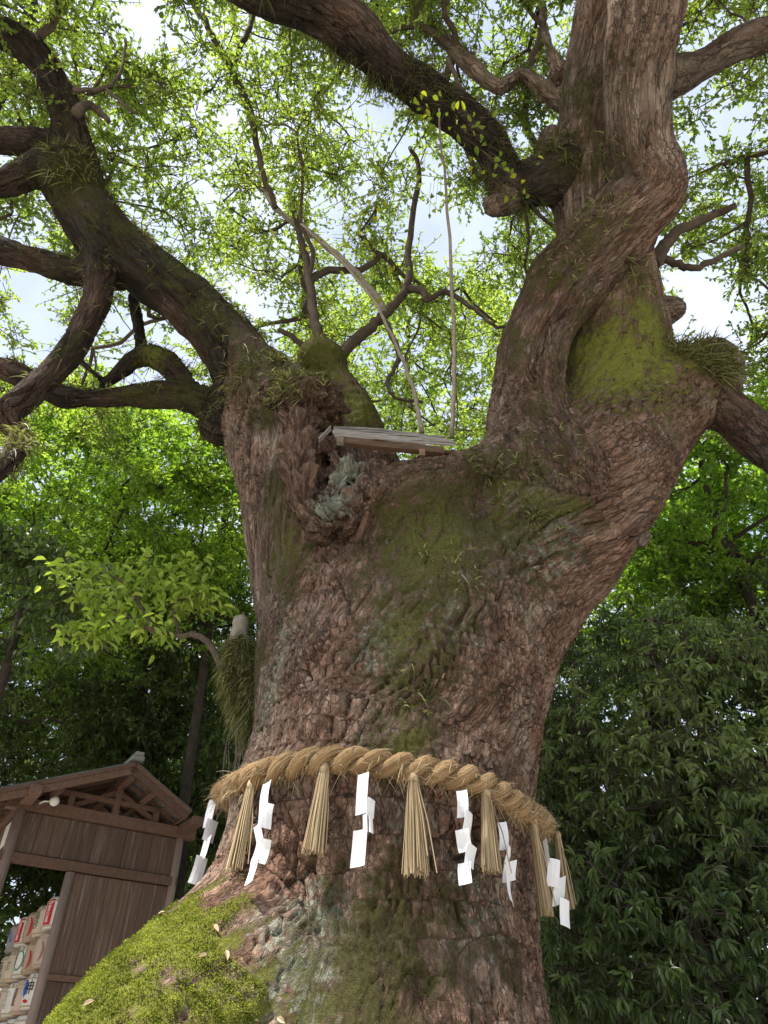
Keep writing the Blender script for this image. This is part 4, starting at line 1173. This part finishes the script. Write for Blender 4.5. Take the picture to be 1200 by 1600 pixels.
# ------------------------------------------------------------------ plank cover over the hollow
def plank_cover():
    e = empty('plank_cover', at(610, 700, 5.3)); tag(e, 'weathered plank roof covering the hollow in the fork of the trunk', 'roof cover')
    w1 = wood_material('weathered_plank', (0.13, 0.115, 0.10), (0.30, 0.275, 0.25), (0.6, 4, 4))
    w2 = wood_material('cover_beam', (0.11, 0.065, 0.04), (0.22, 0.14, 0.09), (0.6, 4, 4))
    for j in range(6):
        a = at(518 + 2 * j + rng.uniform(-6, 6), 680 - 2.7 * j, 5.0 + .07 * j); b = at(712 - 4 * j + rng.uniform(-5, 5), 695 - 2.6 * j, 5.05 + .07 * j)
        ax = b - a; n = 15; V = []
        upv = np.array([0, .45, .9]); thick = np.array([0, -.9, .45])
        hh = .026; th = .007
        for i in range(n):
            f = i / (n - 1); c_ = a + ax * f + np.array([0, 0, .012 * math.sin(f * 7 + j) + rng.normal(0, .004)])
            for (q, r_) in ((-1, -1), (1, -1), (1, 1), (-1, 1)):
                V.append(c_ + upv * hh * q * (1 + rng.normal(0, .12)) + thick * th * r_)
        Q = [(i * 4 + k, i * 4 + (k + 1) % 4, i * 4 + 4 + (k + 1) % 4, i * 4 + 4 + k) for i in range(n - 1) for k in range(4)] + [(3, 2, 1, 0), tuple((n - 1) * 4 + k for k in range(4))]
        np_mesh('plank', np.array(V), np.array(Q), w1, e)
    def bar(name, p, q, hz, hy, mat):
        ax = (q - p) / 2; m = MB(); m.box((p + q) / 2, ax, np.array([0, hy, 0]), np.array([0, 0, hz])); m.build(name, mat, e)
    bar('beam', at(536, 690, 5.12), at(694, 706, 5.16), .045, .03, w2)
    bar('block', at(655, 709, 5.06), at(664, 710, 5.06), .045, .03, w2)
    bar('block', at(526, 687, 5.08), at(537, 688, 5.08), .05, .03, M['pale_branch'])
    bar('batten', at(498, 688, 4.96), at(517, 669, 4.98), .012, .03, w1)
plank_cover()

# ------------------------------------------------------------------ timber shed with sake barrels
az = math.radians(55)
DV = np.array([math.sin(az), math.cos(az), 0]); BV = np.array([-math.cos(az), math.sin(az), 0]); ZV = np.array([0, 0, 1.0])
SO = np.array([-5.93, 12.0, 0])
def S(s, b, z): return SO + s * DV + b * BV + z * ZV
def shed():
    e = empty('timber_shed', S(1.4, 1.5, 0)); tag(e, 'dark brown timber shed with gabled roof standing left of the tree', 'shed')
    W1 = wood_material('shed_plank', (0.080, 0.048, 0.036), (0.16, 0.103, 0.078), (5, 5, 0.22), (0.27, 0.235, 0.21))
    W2 = wood_material('shed_beam', (0.095, 0.055, 0.039), (0.17, 0.102, 0.075), (2, 2, 2))
    W3 = wood_material('shed_post', (0.20, 0.145, 0.12), (0.32, 0.24, 0.20), (4, 4, 0.4))
    RF = simple_mat('roof_copper', (0.12, 0.125, 0.12), 0.6, 0.3, 0.3, 6)
    def bar(name, s0, s1, b0, b1, z0, z1, mat, par=e):
        m = MB(); m.box(S((s0 + s1) / 2, (b0 + b1) / 2, (z0 + z1) / 2), DV * (s1 - s0) / 2, BV * (b1 - b0) / 2, ZV * (z1 - z0) / 2)
        return m.build(name, mat, par)
    DEP = 5.0
    # posts
    def post(s, b, z1, r=.085):
        m = MB(); m.tube([S(s, b, 0), S(s, b, z1 * .5), S(s, b, z1)], r, 14); m.build('post', W3, e, True)
    post(0, 0, 5.45, .09); post(1.02, 0, 4.64, .075); post(2.75, 0, 5.45, .07)
    for b in (2.5, DEP): post(0, b, 5.45); post(2.75, b, 5.45)
    # gable boards above and below the rail
    def boards(s0, s1, z0, z1, n, b=0.0):
        ws = rng.uniform(.8, 1.2, n); ed = s0 + (s1 - s0) * np.concatenate([[0], np.cumsum(ws) / ws.sum()])
        for i in range(n):
            bar('plank', ed[i] + .003, ed[i + 1] - .003, b - .012 + rng.uniform(-.004, .004), b + .012, z0, z1, W1)
    boards(.07, 2.70, 4.82, 5.42, 11); boards(1.09, 2.70, 3.26, 4.64, 8); boards(1.09, 2.70, .3, 3.16, 8)
    bar('rail', -.12, 2.80, -.06, .05, 4.66, 4.80, W2); bar('rail', 1.02, 2.78, -.045, .04, 3.17, 3.25, W2)
    bar('tie_beam', -.25, 3.0, -.08, .08, 5.44, 5.62, W2)
    bar('plate', -.08, .10, -.75, DEP + .3, 5.50, 5.64, W2); bar('plate', 2.66, 2.84, -.75, DEP + .3, 5.50, 5.64, W2)
    bar('rail', -.06, .06, .06, DEP, 4.66, 4.80, W2)
    for b in np.arange(.4, DEP, .55):                        # back wall boards
        bar('plank', 2.72, 2.745, b, b + .54, .3, 5.45, W1)
    bar('plank', 0.1, 2.7, DEP - .03, DEP, .3, 3.2, W1)
    # front boards above the opening, a strip of wall left of the corner
    for b in np.arange(.1, DEP, .45): bar('plank', -.015, .012, b, b + .44, 4.80, 5.46, W1)
    # roof: two slopes
    RS_, RZ, OB, OE = 1.49, 6.34, -.62, DEP + .5
    def slope(sign, run, k):
        return lambda t, b, o=0.0: S(RS_ + sign * run * t, b, RZ - k * run * t + o)
    for sign, run, k in ((1, 1.14, .53), (-1, 2.55, .43)):
        f = slope(sign, run, k); nrm = np.cross(BV, f(1, 0) - f(0, 0)); nrm /= np.linalg.norm(nrm); nrm = nrm if nrm[2] > 0 else -nrm
        ln = (f(1, 0) - f(0, 0)) / 2
        m = MB(); m.box((f(0, OB) + f(1, OE)) / 2 + nrm * .02, ln * 1.005, BV * (OE - OB) / 2, nrm * .02); m.build('roof_sheet', RF, e)
        m = MB(); m.box((f(0, OB) + f(1, OB)) / 2 - nrm * .085 - BV * .0, ln, BV * .022, nrm * .085); m.build('bargeboard', W2, e)
        m = MB(); m.box((f(0, OB) + f(1, OB)) / 2 - nrm * .022 - BV * .03, ln * 1.01, BV * .012, nrm * .030); m.build('bargeboard_trim', W2, e)
        for t in np.linspace(.08, .98, 9 if sign > 0 else 13):      # boards of the roof lining
            c_ = (f(t, OB + .05) + f(t, OE)) / 2 - nrm * .012
            m = MB(); m.box(c_, ln * .048, BV * (OE - OB - .1) / 2, nrm * .008); m.build('lining_board', W1, e)
        for b in np.arange(OB + .28, DEP, .36):
            m = MB(); m.box((f(0.02, b) + f(1, b)) / 2 - nrm * .05, ln * .98, BV * .022, nrm * .028); m.build('rafter', W2, e)
        for t in (.45,):
            m = MB(); m.box((f(t, OB + .03) + f(t, OE)) / 2 - nrm * .14, ln / np.linalg.norm(ln) * .05, BV * (OE - OB - .06) / 2, nrm * .055); m.build('purlin', W2, e)
        m = MB(); m.box((f(1.0, OB) + f(1.0, OE)) / 2 - nrm * .05, ln / np.linalg.norm(ln) * .016, BV * (OE - OB) / 2, nrm * .05); m.build('fascia', W2, e)
    cap = MB(); cap.box(S(RS_, (OB + OE) / 2 - .03, RZ + .075), DV * .10, BV * ((OE - OB) / 2 + .08), ZV * .035)
    cap.box(S(RS_, (OB + OE) / 2 - .03, RZ + .135), DV * .07, BV * ((OE - OB) / 2 + .12), ZV * .025); cap.build('ridge_cap', simple_mat('ridge_metal', (.22, .22, .21), .6, .3), e)
    bar('ridge_beam', RS_ - .06, RS_ + .06, OB + .05, OE - .05, RZ - .26, RZ - .09, W2)
    # truss in the gable
    bar('king_post', RS_ - .055, RS_ + .055, -.05, .05, 5.62, RZ - .2, W2)
    for s_, z_ in ((.72, 5.88), (2.22, 5.84)): bar('short_post', s_ - .05, s_ + .05, -.05, .05, 5.62, z_, W2)
    bar('collar', .35, 2.50, -.03, .03, 5.80, 5.88, W2)
    for (s0, z0, s1, z1) in ((.8, 5.66, RS_, 6.02), (RS_, 6.02, 2.2, 5.66)):
        a, b = S(s0, 0.02, z0), S(s1, 0.02, z1); dr = (b - a) / 2; nn = np.cross(dr, BV); nn /= np.linalg.norm(nn)
        m = MB(); m.box((a + b) / 2, dr, BV * .03, nn * .04); m.build('brace', W2, e)
    bar('shelf', .15, 2.6, .02, DEP - .1, 1.55, 1.62, W2)
    return e
shed()
# lamp under the eave, notice board on the front
def lamp():
    p = S(.42, -.22, 5.60)
    e = empty('floodlight', p); tag(e, 'small round white floodlight fixed under the shed gable', 'lamp')
    w = simple_mat('lamp_white', (.75, .74, .70), .4, .4, .05); d = np.array([.30, -.90, -.25]); d /= np.linalg.norm(d)
    m = MB(); m.tube([p - d * .09, p - d * .06, p - d * .01, p + d * .012], [.03, .062, .078, .074], 20); m.build('housing', w, e, True)
    m = MB(); m.tube([p + d * .010, p + d * .020], [.064, .050], 20); m.build('lens', simple_mat('lamp_lens', (.8, .79, .74), .2, .5, .03), e, True)
    m = MB(); m.tube([p - d * .08, S(.28, -.12, 5.60), S(.22, -.06, 5.56)], .016, 8); m.build('arm', w, e, True)
lamp()
def notice():
    e = empty('notice_board', S(-.03, .35, 5.0)); tag(e, 'white notice board on the shed front at the left edge', 'sign')
    m = MB(); m.box(S(-.045, .42, 5.12), DV * .01, BV * .2, ZV * .2); m.build('panel', simple_mat('notice_white', (.7, .7, .68), .5, .3, .05), e)
    for dz in (-.21, .21):
        m = MB(); m.box(S(-.048, .42, 5.12 + dz), DV * .014, BV * .215, ZV * .012); m.build('frame', M['branch'], e)
notice()
# barrels
def text_mesh(body, size):
    cu = bpy.data.curves.new('lettering', 'FONT'); cu.body = body; cu.size = size; cu.align_x = 'CENTER'; cu.align_y = 'CENTER'; cu.space_line = 0.86
    cu.resolution_u = 2
    o = bpy.data.objects.new('lettering', cu); COL.objects.link(o)
    dg = bpy.context.evaluated_depsgraph_get(); me = o.evaluated_get(dg).to_mesh()
    V = np.array([v.co[:] for v in me.vertices]); Fc = [list(p.vertices) for p in me.polygons]
    o.evaluated_get(dg).to_mesh_clear(); bpy.data.objects.remove(o); bpy.data.curves.remove(cu)
    return V, Fc
INK = {'black': simple_mat('ink_black', (.03, .028, .027), .8, .1, .1), 'white': simple_mat('ink_white', (.75, .73, .7), .8, .1, .05), 'red': simple_mat('ink_red', (.42, .025, .035), .8, .1, .1),
       'blue': simple_mat('ink_blue', (.05, .15, .42), .8, .1, .1), 'green': simple_mat('ink_green', (.05, .2, .1), .8, .1, .1), 'brown': simple_mat('ink_brown', (.25, .17, .12), .8, .1, .1)}
def barrel_mat(name, col):
    m, n, l, out = new_mat(name)
    mp = n.new('ShaderNodeMapping'); mp.inputs['Scale'].default_value = (1, 1, 14); l.new(coords(n), mp.inputs['Vector'])
    g = noise(n, l, mp.outputs['Vector'], 9, 4, .6); g2 = noise(n, l, coords(n), 4, 4, .6)
    c = mixc(n, l, 1.0, col, ramp(n, l, g2, [(.3, (.78, .76, .72)), (.7, (1.08, 1.06, 1.03))]), 'MULTIPLY')
    principled(n, l, out, c, .85, .15, g, .006, .6)
    return m
BM = {'beige': barrel_mat('barrel_beige', (.50, .43, .34)), 'white': barrel_mat('barrel_white', (.62, .60, .56)), 'brown': barrel_mat('barrel_brown', (.38, .29, .22)), 'grey': barrel_mat('barrel_grey', (.30, .29, .30)), 'pink': barrel_mat('barrel_pink', (.48, .37, .32))}
ROPEM = simple_mat('barrel_cord', (.36, .29, .19), .9, .1, .3, 60)
BR, BH = .272, .46
def barrel(label, s, b, z, mat, marks, face):
    """marks: (text or None, colour, size, angle deg, height, kind)"""
    e = empty('sake_barrel', S(s, b, z)); tag(e, label, 'barrel', 'sake barrels stacked in the shed')
    prof = [(0, .0), (.20, .0), (.245, .015), (.262, .05), (.270, .15), (BR, .25), (.268, .37), (.258, .425), (.235, .45), (.21, .455), (.205, .445), (0, .445)]
    n = 28; V = []; 
    base = S(s, b, z)
    for r, h in prof:
        for k in range(n):
            a = 2 * math.pi * k / n; rr = r * (1 + .012 * math.sin(5 * a + s * 9 + h * 20))
            V.append(base + np.array([rr * math.cos(a), rr * math.sin(a), h]))
    Q = [(i * n + k, i * n + (k + 1) % n, (i + 1) * n + (k + 1) % n, (i + 1) * n + k) for i in range(len(prof) - 1) for k in range(n)]
    np_mesh('body', np.array(V), np.array(Q), BM[mat], e, None, True)
    def rad(h): return np.interp(h, [p[1] for p in prof[1:9]], [p[0] for p in prof[1:9]])
    for h in (.04, .385):
        m = MB(); a = np.linspace(0, 2 * math.pi, 29); m.tube(np.array([base + np.array([(rad(h) + .004) * math.cos(t), (rad(h) + .004) * math.sin(t), h]) for t in a]), .009, 6, False); m.build('cord', ROPEM, e, True)
    th0 = math.atan2(face[1], face[0])
    def wrap(V2, a0, hc, lift):
        th = th0 + math.radians(a0) + V2[:, 0] / BR
        h = hc + V2[:, 1]; r = rad(h) + lift
        return np.stack([base[0] + r * np.cos(th), base[1] + r * np.sin(th), base[2] + h], 1)
    for (txt, col, size, a0, hc, kind) in marks:
        if kind == 'text':
            V2, Fc = text_mesh(txt, size)
            if len(V2) == 0: continue
            me = bpy.data.meshes.new('lettering'); me.from_pydata(wrap(V2, a0, hc, .007).tolist(), [], Fc); me.materials.append(INK[col])
            o = bpy.data.objects.new('lettering', me); COL.objects.link(o); put(o, e)
        else:
            w, h = size; i = 13
            if kind == 'panel': P2 = [(x, y) for y in np.linspace(-h / 2, h / 2, 5) for x in np.linspace(-w / 2, w / 2, 6)]; Q2 = [(r * 6 + k, r * 6 + k + 1, r * 6 + k + 7, r * 6 + k + 6) for r in range(4) for k in range(5)]
            elif kind == 'arc':
                P2 = []; 
                for t in np.linspace(-1.2, 1.2, 12): P2 += [(w * math.cos(t), h * math.sin(t)), (w * .62 * math.cos(t), h * .93 * math.sin(t))]
                Q2 = [(2 * k, 2 * k + 2, 2 * k + 3, 2 * k + 1) for k in range(11)]
            elif kind == 'ring':
                P2 = []
                for t in np.linspace(0, 2 * math.pi, 21): P2 += [(w * math.cos(t), h * math.sin(t)), (w * .82 * math.cos(t), h * .82 * math.sin(t))]
                Q2 = [(2 * k, 2 * k + 2, 2 * k + 3, 2 * k + 1) for k in range(20)]
            elif kind == 'splash':
                P2 = [(0, 0)]; 
                for t in np.linspace(0, 2 * math.pi, 25)[:-1]: q = 1 + .35 * math.sin(5 * t + 1) * math.sin(3 * t); P2.append((w * q * math.cos(t), h * q * math.sin(t)))
                Q2 = [(0, 1 + k, 1 + (k + 1) % 24, 1 + (k + 2) % 24) for k in range(0, 24, 2)]
            np_mesh('emblem' if kind != 'panel' else 'label_panel', wrap(np.array(P2, float), a0, hc, .0045), np.array(Q2), INK[col], e)
FV = np.array([-.50, -.866, 0]); FN = np.array([-.42, -.9, 0])
red = [((.17, .36), 'red', (.17, .36), -8, .235, 'panel'), ('白\n雪\nの\n里', 'white', .088, -8, .235, 'text'), ('鶴', 'black', .09, 32, .16, 'text')]
red = [(None, 'red', (.17, .36), -8, .235, 'panel')] + red[1:]
Z1, Z2, Z3, Z4 = 3.86, 3.34, 2.82, 2.30
top3 = [('壽', 'brown', .05, -20, .41, 'text'), ('壽', 'brown', .05, 5, .41, 'text')]
L_ = [
 ('sake barrel with wide red stripe, nearest the post in the top row', 1.14, .30, Z1, 'white', red, FN),
 ('beige sake barrel with black brush lettering in the top row', 1.14, .90, Z1 - .02, 'beige', [('高\n砂', 'black', .16, -12, .23, 'text')] + top3, FV),
 ('brown sake barrel with red arc and black characters', 1.14, 1.50, Z1 - .02, 'brown', [('日\nの\n出', 'black', .12, -30, .22, 'text'), (None, 'red', (.12, .16), -8, .22, 'arc')] + top3, FV),
 ('sake barrel with red stripe further back in the top row', 1.14, 2.10, Z1, 'white', red, FV),
 ('grey sake barrel with blue brush character in the top row', 1.14, 2.70, Z1 - .02, 'grey', [('九', 'blue', .22, -14, .24, 'text')] + top3, FV),
 ('pale sake barrel with thin curved line drawing beside the post', 1.14, .30, Z2, 'pink', [(None, 'brown', (.12, .15), -8, .22, 'arc'), ('□\n山', 'brown', .09, 30, .25, 'text')], FN),
 ('brown sake barrel with red strip in the second row', 1.14, .90, Z2 - .02, 'brown', [('日\n出', 'black', .13, -30, .22, 'text'), (None, 'red', (.10, .14), -6, .2, 'arc')] + top3, FV),
 ('white sake barrel with leafy ring and black brush lettering', 1.14, 1.50, Z2, 'white', [('盛\n田\n人', 'black', .12, -26, .22, 'text'), (None, 'green', (.10, .15), -2, .24, 'ring')] + top3, FV),
 ('plain beige sake barrel in the second row', 1.14, 2.10, Z2, 'beige', [('花', 'brown', .14, -12, .22, 'text')] + top3, FV),
 ('sake barrel with red and green brush marks in the second row', 1.14, 2.70, Z2, 'beige', [('菊', 'black', .17, -14, .27, 'text'), (None, 'green', (.07, .06), -10, .14, 'splash'), (None, 'red', (.03, .05), -34, .27, 'splash')], FV),
 ('sake barrel with black character over a blue splash', 1.14, .30, Z3, 'white', [(None, 'blue', (.075, .12), -22, .27, 'splash'), ('神', 'black', .20, -4, .26, 'text'), (None, 'red', (.05, .025), -6, .1, 'splash')] + top3, FN),
 ('sake barrel with column of black writing in the third row', 1.14, .90, Z3 - .02, 'pink', [('國\n盛', 'black', .13, -16, .22, 'text')], FV),
 ('white sake barrel with two small rings in the third row', 1.14, 1.50, Z3, 'white', [(None, 'brown', (.04, .04), -22, .30, 'ring'), (None, 'brown', (.04, .04), -6, .30, 'ring'), ('千\n代', 'brown', .09, -14, .17, 'text')] + top3, FV),
 ('beige sake barrel with green and black marks in the third row', 1.14, 2.10, Z3, 'beige', [('泉', 'black', .15, -14, .29, 'text'), (None, 'green', (.06, .06), -14, .12, 'splash')], FV),
 ('pale blue-marked sake barrel at the bottom beside the post', 1.14, .30, Z4, 'white', [(None, 'blue', (.10, .10), -8, .24, 'splash')], FN),
 ('white sake barrel with small black characters at the bottom', 1.14, .90, Z4, 'white', [('白\n鷹', 'black', .08, -14, .34, 'text')], FV),
 ('plain pale sake barrel furthest left in the bottom row', 1.14, 1.50, Z4, 'white', [('壽', 'brown', .1, -14, .3, 'text')], FV)]
for a in L_: barrel(*a)
exec_time('shed')
# ------------------------------------------------------------------ trees and shrubs around
def ell(c, rad, n, fill=0.45):
    d = rand_dir(n); r = (fill + (1 - fill) * rng.random(n)) ** (1 / 2.0)
    p = c + d * np.array(rad) * r[:, None]
    return p[p[:, 2] > 0.4]
def bg_tree(name, label, group, x, y, R, rad, n, Rc, per, Ll, Lw, mat, trunk=None, **kw):
    c = at_r(x, y, R); C = ell(c, rad, int(n * 1.22)); k_ = 1.0 if mat == 'lance_leaf' else 1.15; Ll *= k_; Lw *= k_ * 1.08
    tp = trunk if trunk is not None else np.array([[c[0] + .3, c[1] + .4, 0, .13], [c[0] + .2, c[1] + .6, c[2] * .5, .11], [c[0], c[1] + .4, c[2], .07], [c[0], c[1], c[2] + rad[2] * .6, .04]])
    tn_ = np.clip(.62 + .5 * pn(C * .45 + x) + rng.normal(0, .12, len(C)), 0, 1)
    return grow_tree(name, label, group, (tp[0][0], tp[0][1], 0), .2, C, rng.uniform(.7, 1.25, len(C)) * Rc, per, Ll, Lw, M[mat], trunk_pts=tp, tint0=tn_, **kw)
def tpx(*p): return np.array([[*at(x, y, Y), r] for x, y, Y, r in p])
G = 'trees behind the shed and the camphor'
bg_tree('broadleaf_tree', 'bright green feathery tree filling the left middle above the dark wood', G, 190, 790, 17.5, (3.6, 2.6, 2.6), 190, .62, 126, .115, .05, 'bright_leaf', flat=.45,
        trunk=tpx((195, 1500, 17, .16), (215, 1250, 17, .13), (225, 1000, 16.5, .10), (215, 800, 16, .05)))
bg_tree('broadleaf_tree', 'pale green tree at the left edge under the hanging limb', G, 10, 740, 21, (4.2, 3, 3.4), 150, .75, 117, .13, .06, 'bright_leaf', flat=.5)
bg_tree('broadleaf_tree', 'mid green tree close against the left side of the camphor trunk', G, 345, 800, 18, (2.3, 2.4, 3.0), 120, .6, 117, .12, .055, 'bright_leaf', flat=.5)
bg_tree('broadleaf_tree', 'light green tree seen through the fork behind the saplings', G, 640, 590, 21, (4.2, 3, 3.2), 150, .7, 99, .12, .062, 'camphor_leaf')
bg_tree('evergreen_tree', 'dark evergreen with leaning grey trunk above the shed ridge', G, 130, 1010, 20, (4.6, 3, 3.6), 240, .8, 108, .13, .055, 'dark_leaf', flat=.6,
        trunk=tpx((330, 1330, 18, .3), (250, 1210, 18, .22), (130, 1110, 18, .17), (0, 1000, 18.5, .1)))
bg_tree('evergreen_tree', 'dark evergreen with straight trunk between the shed and the camphor', G, 300, 1080, 18.5, (2.6, 2.6, 4.0), 190, .7, 99, .13, .055, 'dark_leaf',
        trunk=tpx((268, 1420, 16, .2), (290, 1260, 16, .17), (312, 1120, 16, .13), (325, 980, 16, .055)))
bg_tree('evergreen_tree', 'low dark evergreen behind the shed roof', G, 120, 1220, 21, (5.5, 2.5, 3.0), 200, .85, 99, .15, .065, 'dark_leaf')
bg_tree('evergreen_shrub', 'dark shrub behind the barrels seen through the shed', G, -40, 1450, 19, (4.0, 1.5, 2.2), 110, .7, 90, .15, .07, 'dark_leaf', cat='shrub')
bg_tree('broadleaf_tree', 'small tree with drooping glossy leaves at the left edge', G, 20, 930, 13.5, (1.5, 1.2, 1.0), 34, .5, 108, .17, .06, 'lance_leaf', flat=.4, droop=.9, fine=True)
bg_tree('broadleaf_tree', 'soft green tree in front of the dark wood behind the leafy branch', G, 110, 940, 16.5, (3.2, 1.6, 1.5), 100, .6, 108, .11, .05, 'bright_leaf', flat=.4, trunk=tpx((150, 1400, 17.5, .12), (160, 1200, 17.5, .10), (140, 1050, 17, .08), (120, 950, 16.5, .04)))
GR = 'trees right of the camphor'
bg_tree('maple_tree', 'bright green maple under the right hand burl', GR, 1120, 760, 15.5, (2.6, 2.2, 1.7), 130, .6, 117, .10, .075, 'maple_leaf', flat=.25, nbase=.01)
bg_tree('broadleaf_tree', 'mid green tree behind the maple at the right edge', GR, 1180, 900, 18, (3.2, 2.5, 3.0), 150, .75, 108, .13, .06, 'bright_leaf')
bg_tree('broadleaf_tree', 'sunlit green tree close to the right flank of the trunk', GR, 1000, 960, 15.5, (1.9, 2, 1.8), 90, .6, 108, .11, .055, 'bright_leaf', flat=.35)
bg_tree('evergreen_tree', 'dense evergreen with narrow leaves filling the right side', GR, 1060, 1180, 12.0, (2.6, 2.0, 2.4), 230, .55, 90, .145, .042, 'lance_leaf', fine=True, whorl=1, droop=.55, flat=.7,
        trunk=tpx((1150, 1700, 11.5, .22), (1110, 1480, 11.5, .18), (1050, 1250, 11.5, .14), (1000, 1050, 11.8, .05)))
bg_tree('evergreen_tree', 'narrow leaved evergreen shrub in the lower right corner', GR, 1110, 1470, 10.5, (2.5, 1.6, 1.3), 130, .48, 90, .15, .042, 'lance_leaf', fine=True, whorl=1, droop=.6, flat=.7)
bg_tree('evergreen_tree', 'shaded evergreen close behind the right edge of the trunk', GR, 920, 1330, 13, (1.8, 1.6, 2.4), 130, .5, 81, .14, .045, 'dark_leaf', fine=True, whorl=1, droop=.5)
bg_tree('evergreen_tree', 'dark evergreen at the right edge below the maple', GR, 1230, 1130, 14.5, (2.2, 2, 3.0), 120, .7, 99, .15, .05, 'dark_leaf')
# a far wood behind everything
n = 3300
a_ = rng.uniform(-75, 75, n) * math.pi / 180; Rr = rng.uniform(24, 32, n); hh = rng.uniform(0.5, 1, n) ** .8 * 19
hh = np.where(rng.random(n) < .55, rng.uniform(.5, 11, n), hh) * np.where(np.abs(np.degrees(a_) - 3) < 17, .6, 1)
C = np.stack([Rr * np.sin(a_), Rr * np.cos(a_), hh], 1)
(P, A, N_, L, W, T), (st, en) = spray(C, np.full(n, 1.1), 36, .40, .24, .7, .2, .6)
V, Q, t = leaf_cloud(P, A, N_, L, W, T)
o = np_mesh('distant_wood', V, Q, M['dark_leaf'], None, {'tint': t}); tag(o, 'dark mass of the distant wood behind the trees', 'wood', None, 'stuff')
# leafy shoot growing out of the mossy stub
def shoot():
    base = at(348, 1048, 6.15); e = empty('leafy_shoot', base); tag(e, 'leafy branch with large pale green leaves springing from the mossy stub', 'branch')
    br = [[(348, 1048, 6.15), (330, 1010, 6.2), (305, 992, 6.25), (280, 992, 6.3), (240, 985, 6.3), (200, 965, 6.35), (160, 940, 6.4), (120, 925, 6.4)],
          [(280, 992, 6.3), (272, 960, 6.3), (275, 920, 6.25), (290, 890, 6.2), (310, 880, 6.2)], [(240, 985, 6.3), (215, 940, 6.3), (185, 905, 6.3), (130, 890, 6.4), (90, 895, 6.4)],
          [(200, 965, 6.35), (170, 975, 6.3), (140, 985, 6.3), (110, 990, 6.3)], [(215, 940, 6.3), (230, 900, 6.3), (235, 870, 6.3)], [(275, 940, 6.3), (310, 930, 6.2), (330, 935, 6.2)]]
    P, A = [], []
    for k, b in enumerate(br):
        branch(b, 6 if k == 0 else 3, 2 if k == 0 else 1.2, 'branch', 'stem' if k == 0 else 'twig', e, wob=.01)
        s_ = spline(np.array([at(*q) for q in b]), 8)
        s_ = s_[len(s_) // 2 if k == 0 else len(s_) // 4:]
        for q in s_:
            for _ in range(7):
                P.append(q + rng.normal(0, .11, 3) * np.array([1, 1, .5])); a = rng.normal(0, 1, 3); a[2] = -abs(a[2]) * .7; A.append(a)
    P, A = np.array(P), np.array(A); n = len(P); N2 = rand_dir(n) * .5; N2[:, 2] += 1
    V, Q, t = leaf_cloud(P, A, N2, rng.uniform(.08, .145, n), rng.uniform(.04, .07, n), rng.random(n), True)
    np_mesh('leaves', V, Q, M['shoot_leaf'], e, {'tint': t})['kind'] = 'stuff'
shoot()
# dry leaves lying on the moss of the root
DL = simple_mat('dry_leaf', (.42, .32, .22), .8, .15, .3, 12)
for lab, x, y, L in (('pale dry leaf lying highest on the mossy root', 248, 1436, .06), ('dry leaf where the moss meets bare bark', 335, 1448, .055), ('curled dry leaf on bark right of the moss', 352, 1488, .06),
                     ('dry leaf on a bare patch among the moss', 322, 1496, .05), ('small whitish dry leaf low on the moss slope', 148, 1568, .06), ('dry leaf at the foot of the trunk near the bottom edge', 436, 1592, .06)):
    h, n_ = hit1(x, y)
    if h is None: continue
    n_ = n_ if n_ @ (EYE - h) > 0 else -n_
    a = np.cross(n_, rand_dir(1)[0]); 
    V, Q, t = leaf_cloud(np.array([h + n_ * .022]), np.array([a]), np.array([n_]), np.array([L]), np.array([L * .5]), np.array([.5]), True, .18)
    o = np_mesh('fallen_leaf', np.concatenate([V, V - n_ * .0015]), np.concatenate([Q, Q[:, ::-1] + len(V)]), DL); tag(o, lab, 'leaf', 'fallen leaves on the root')
exec_time('all')
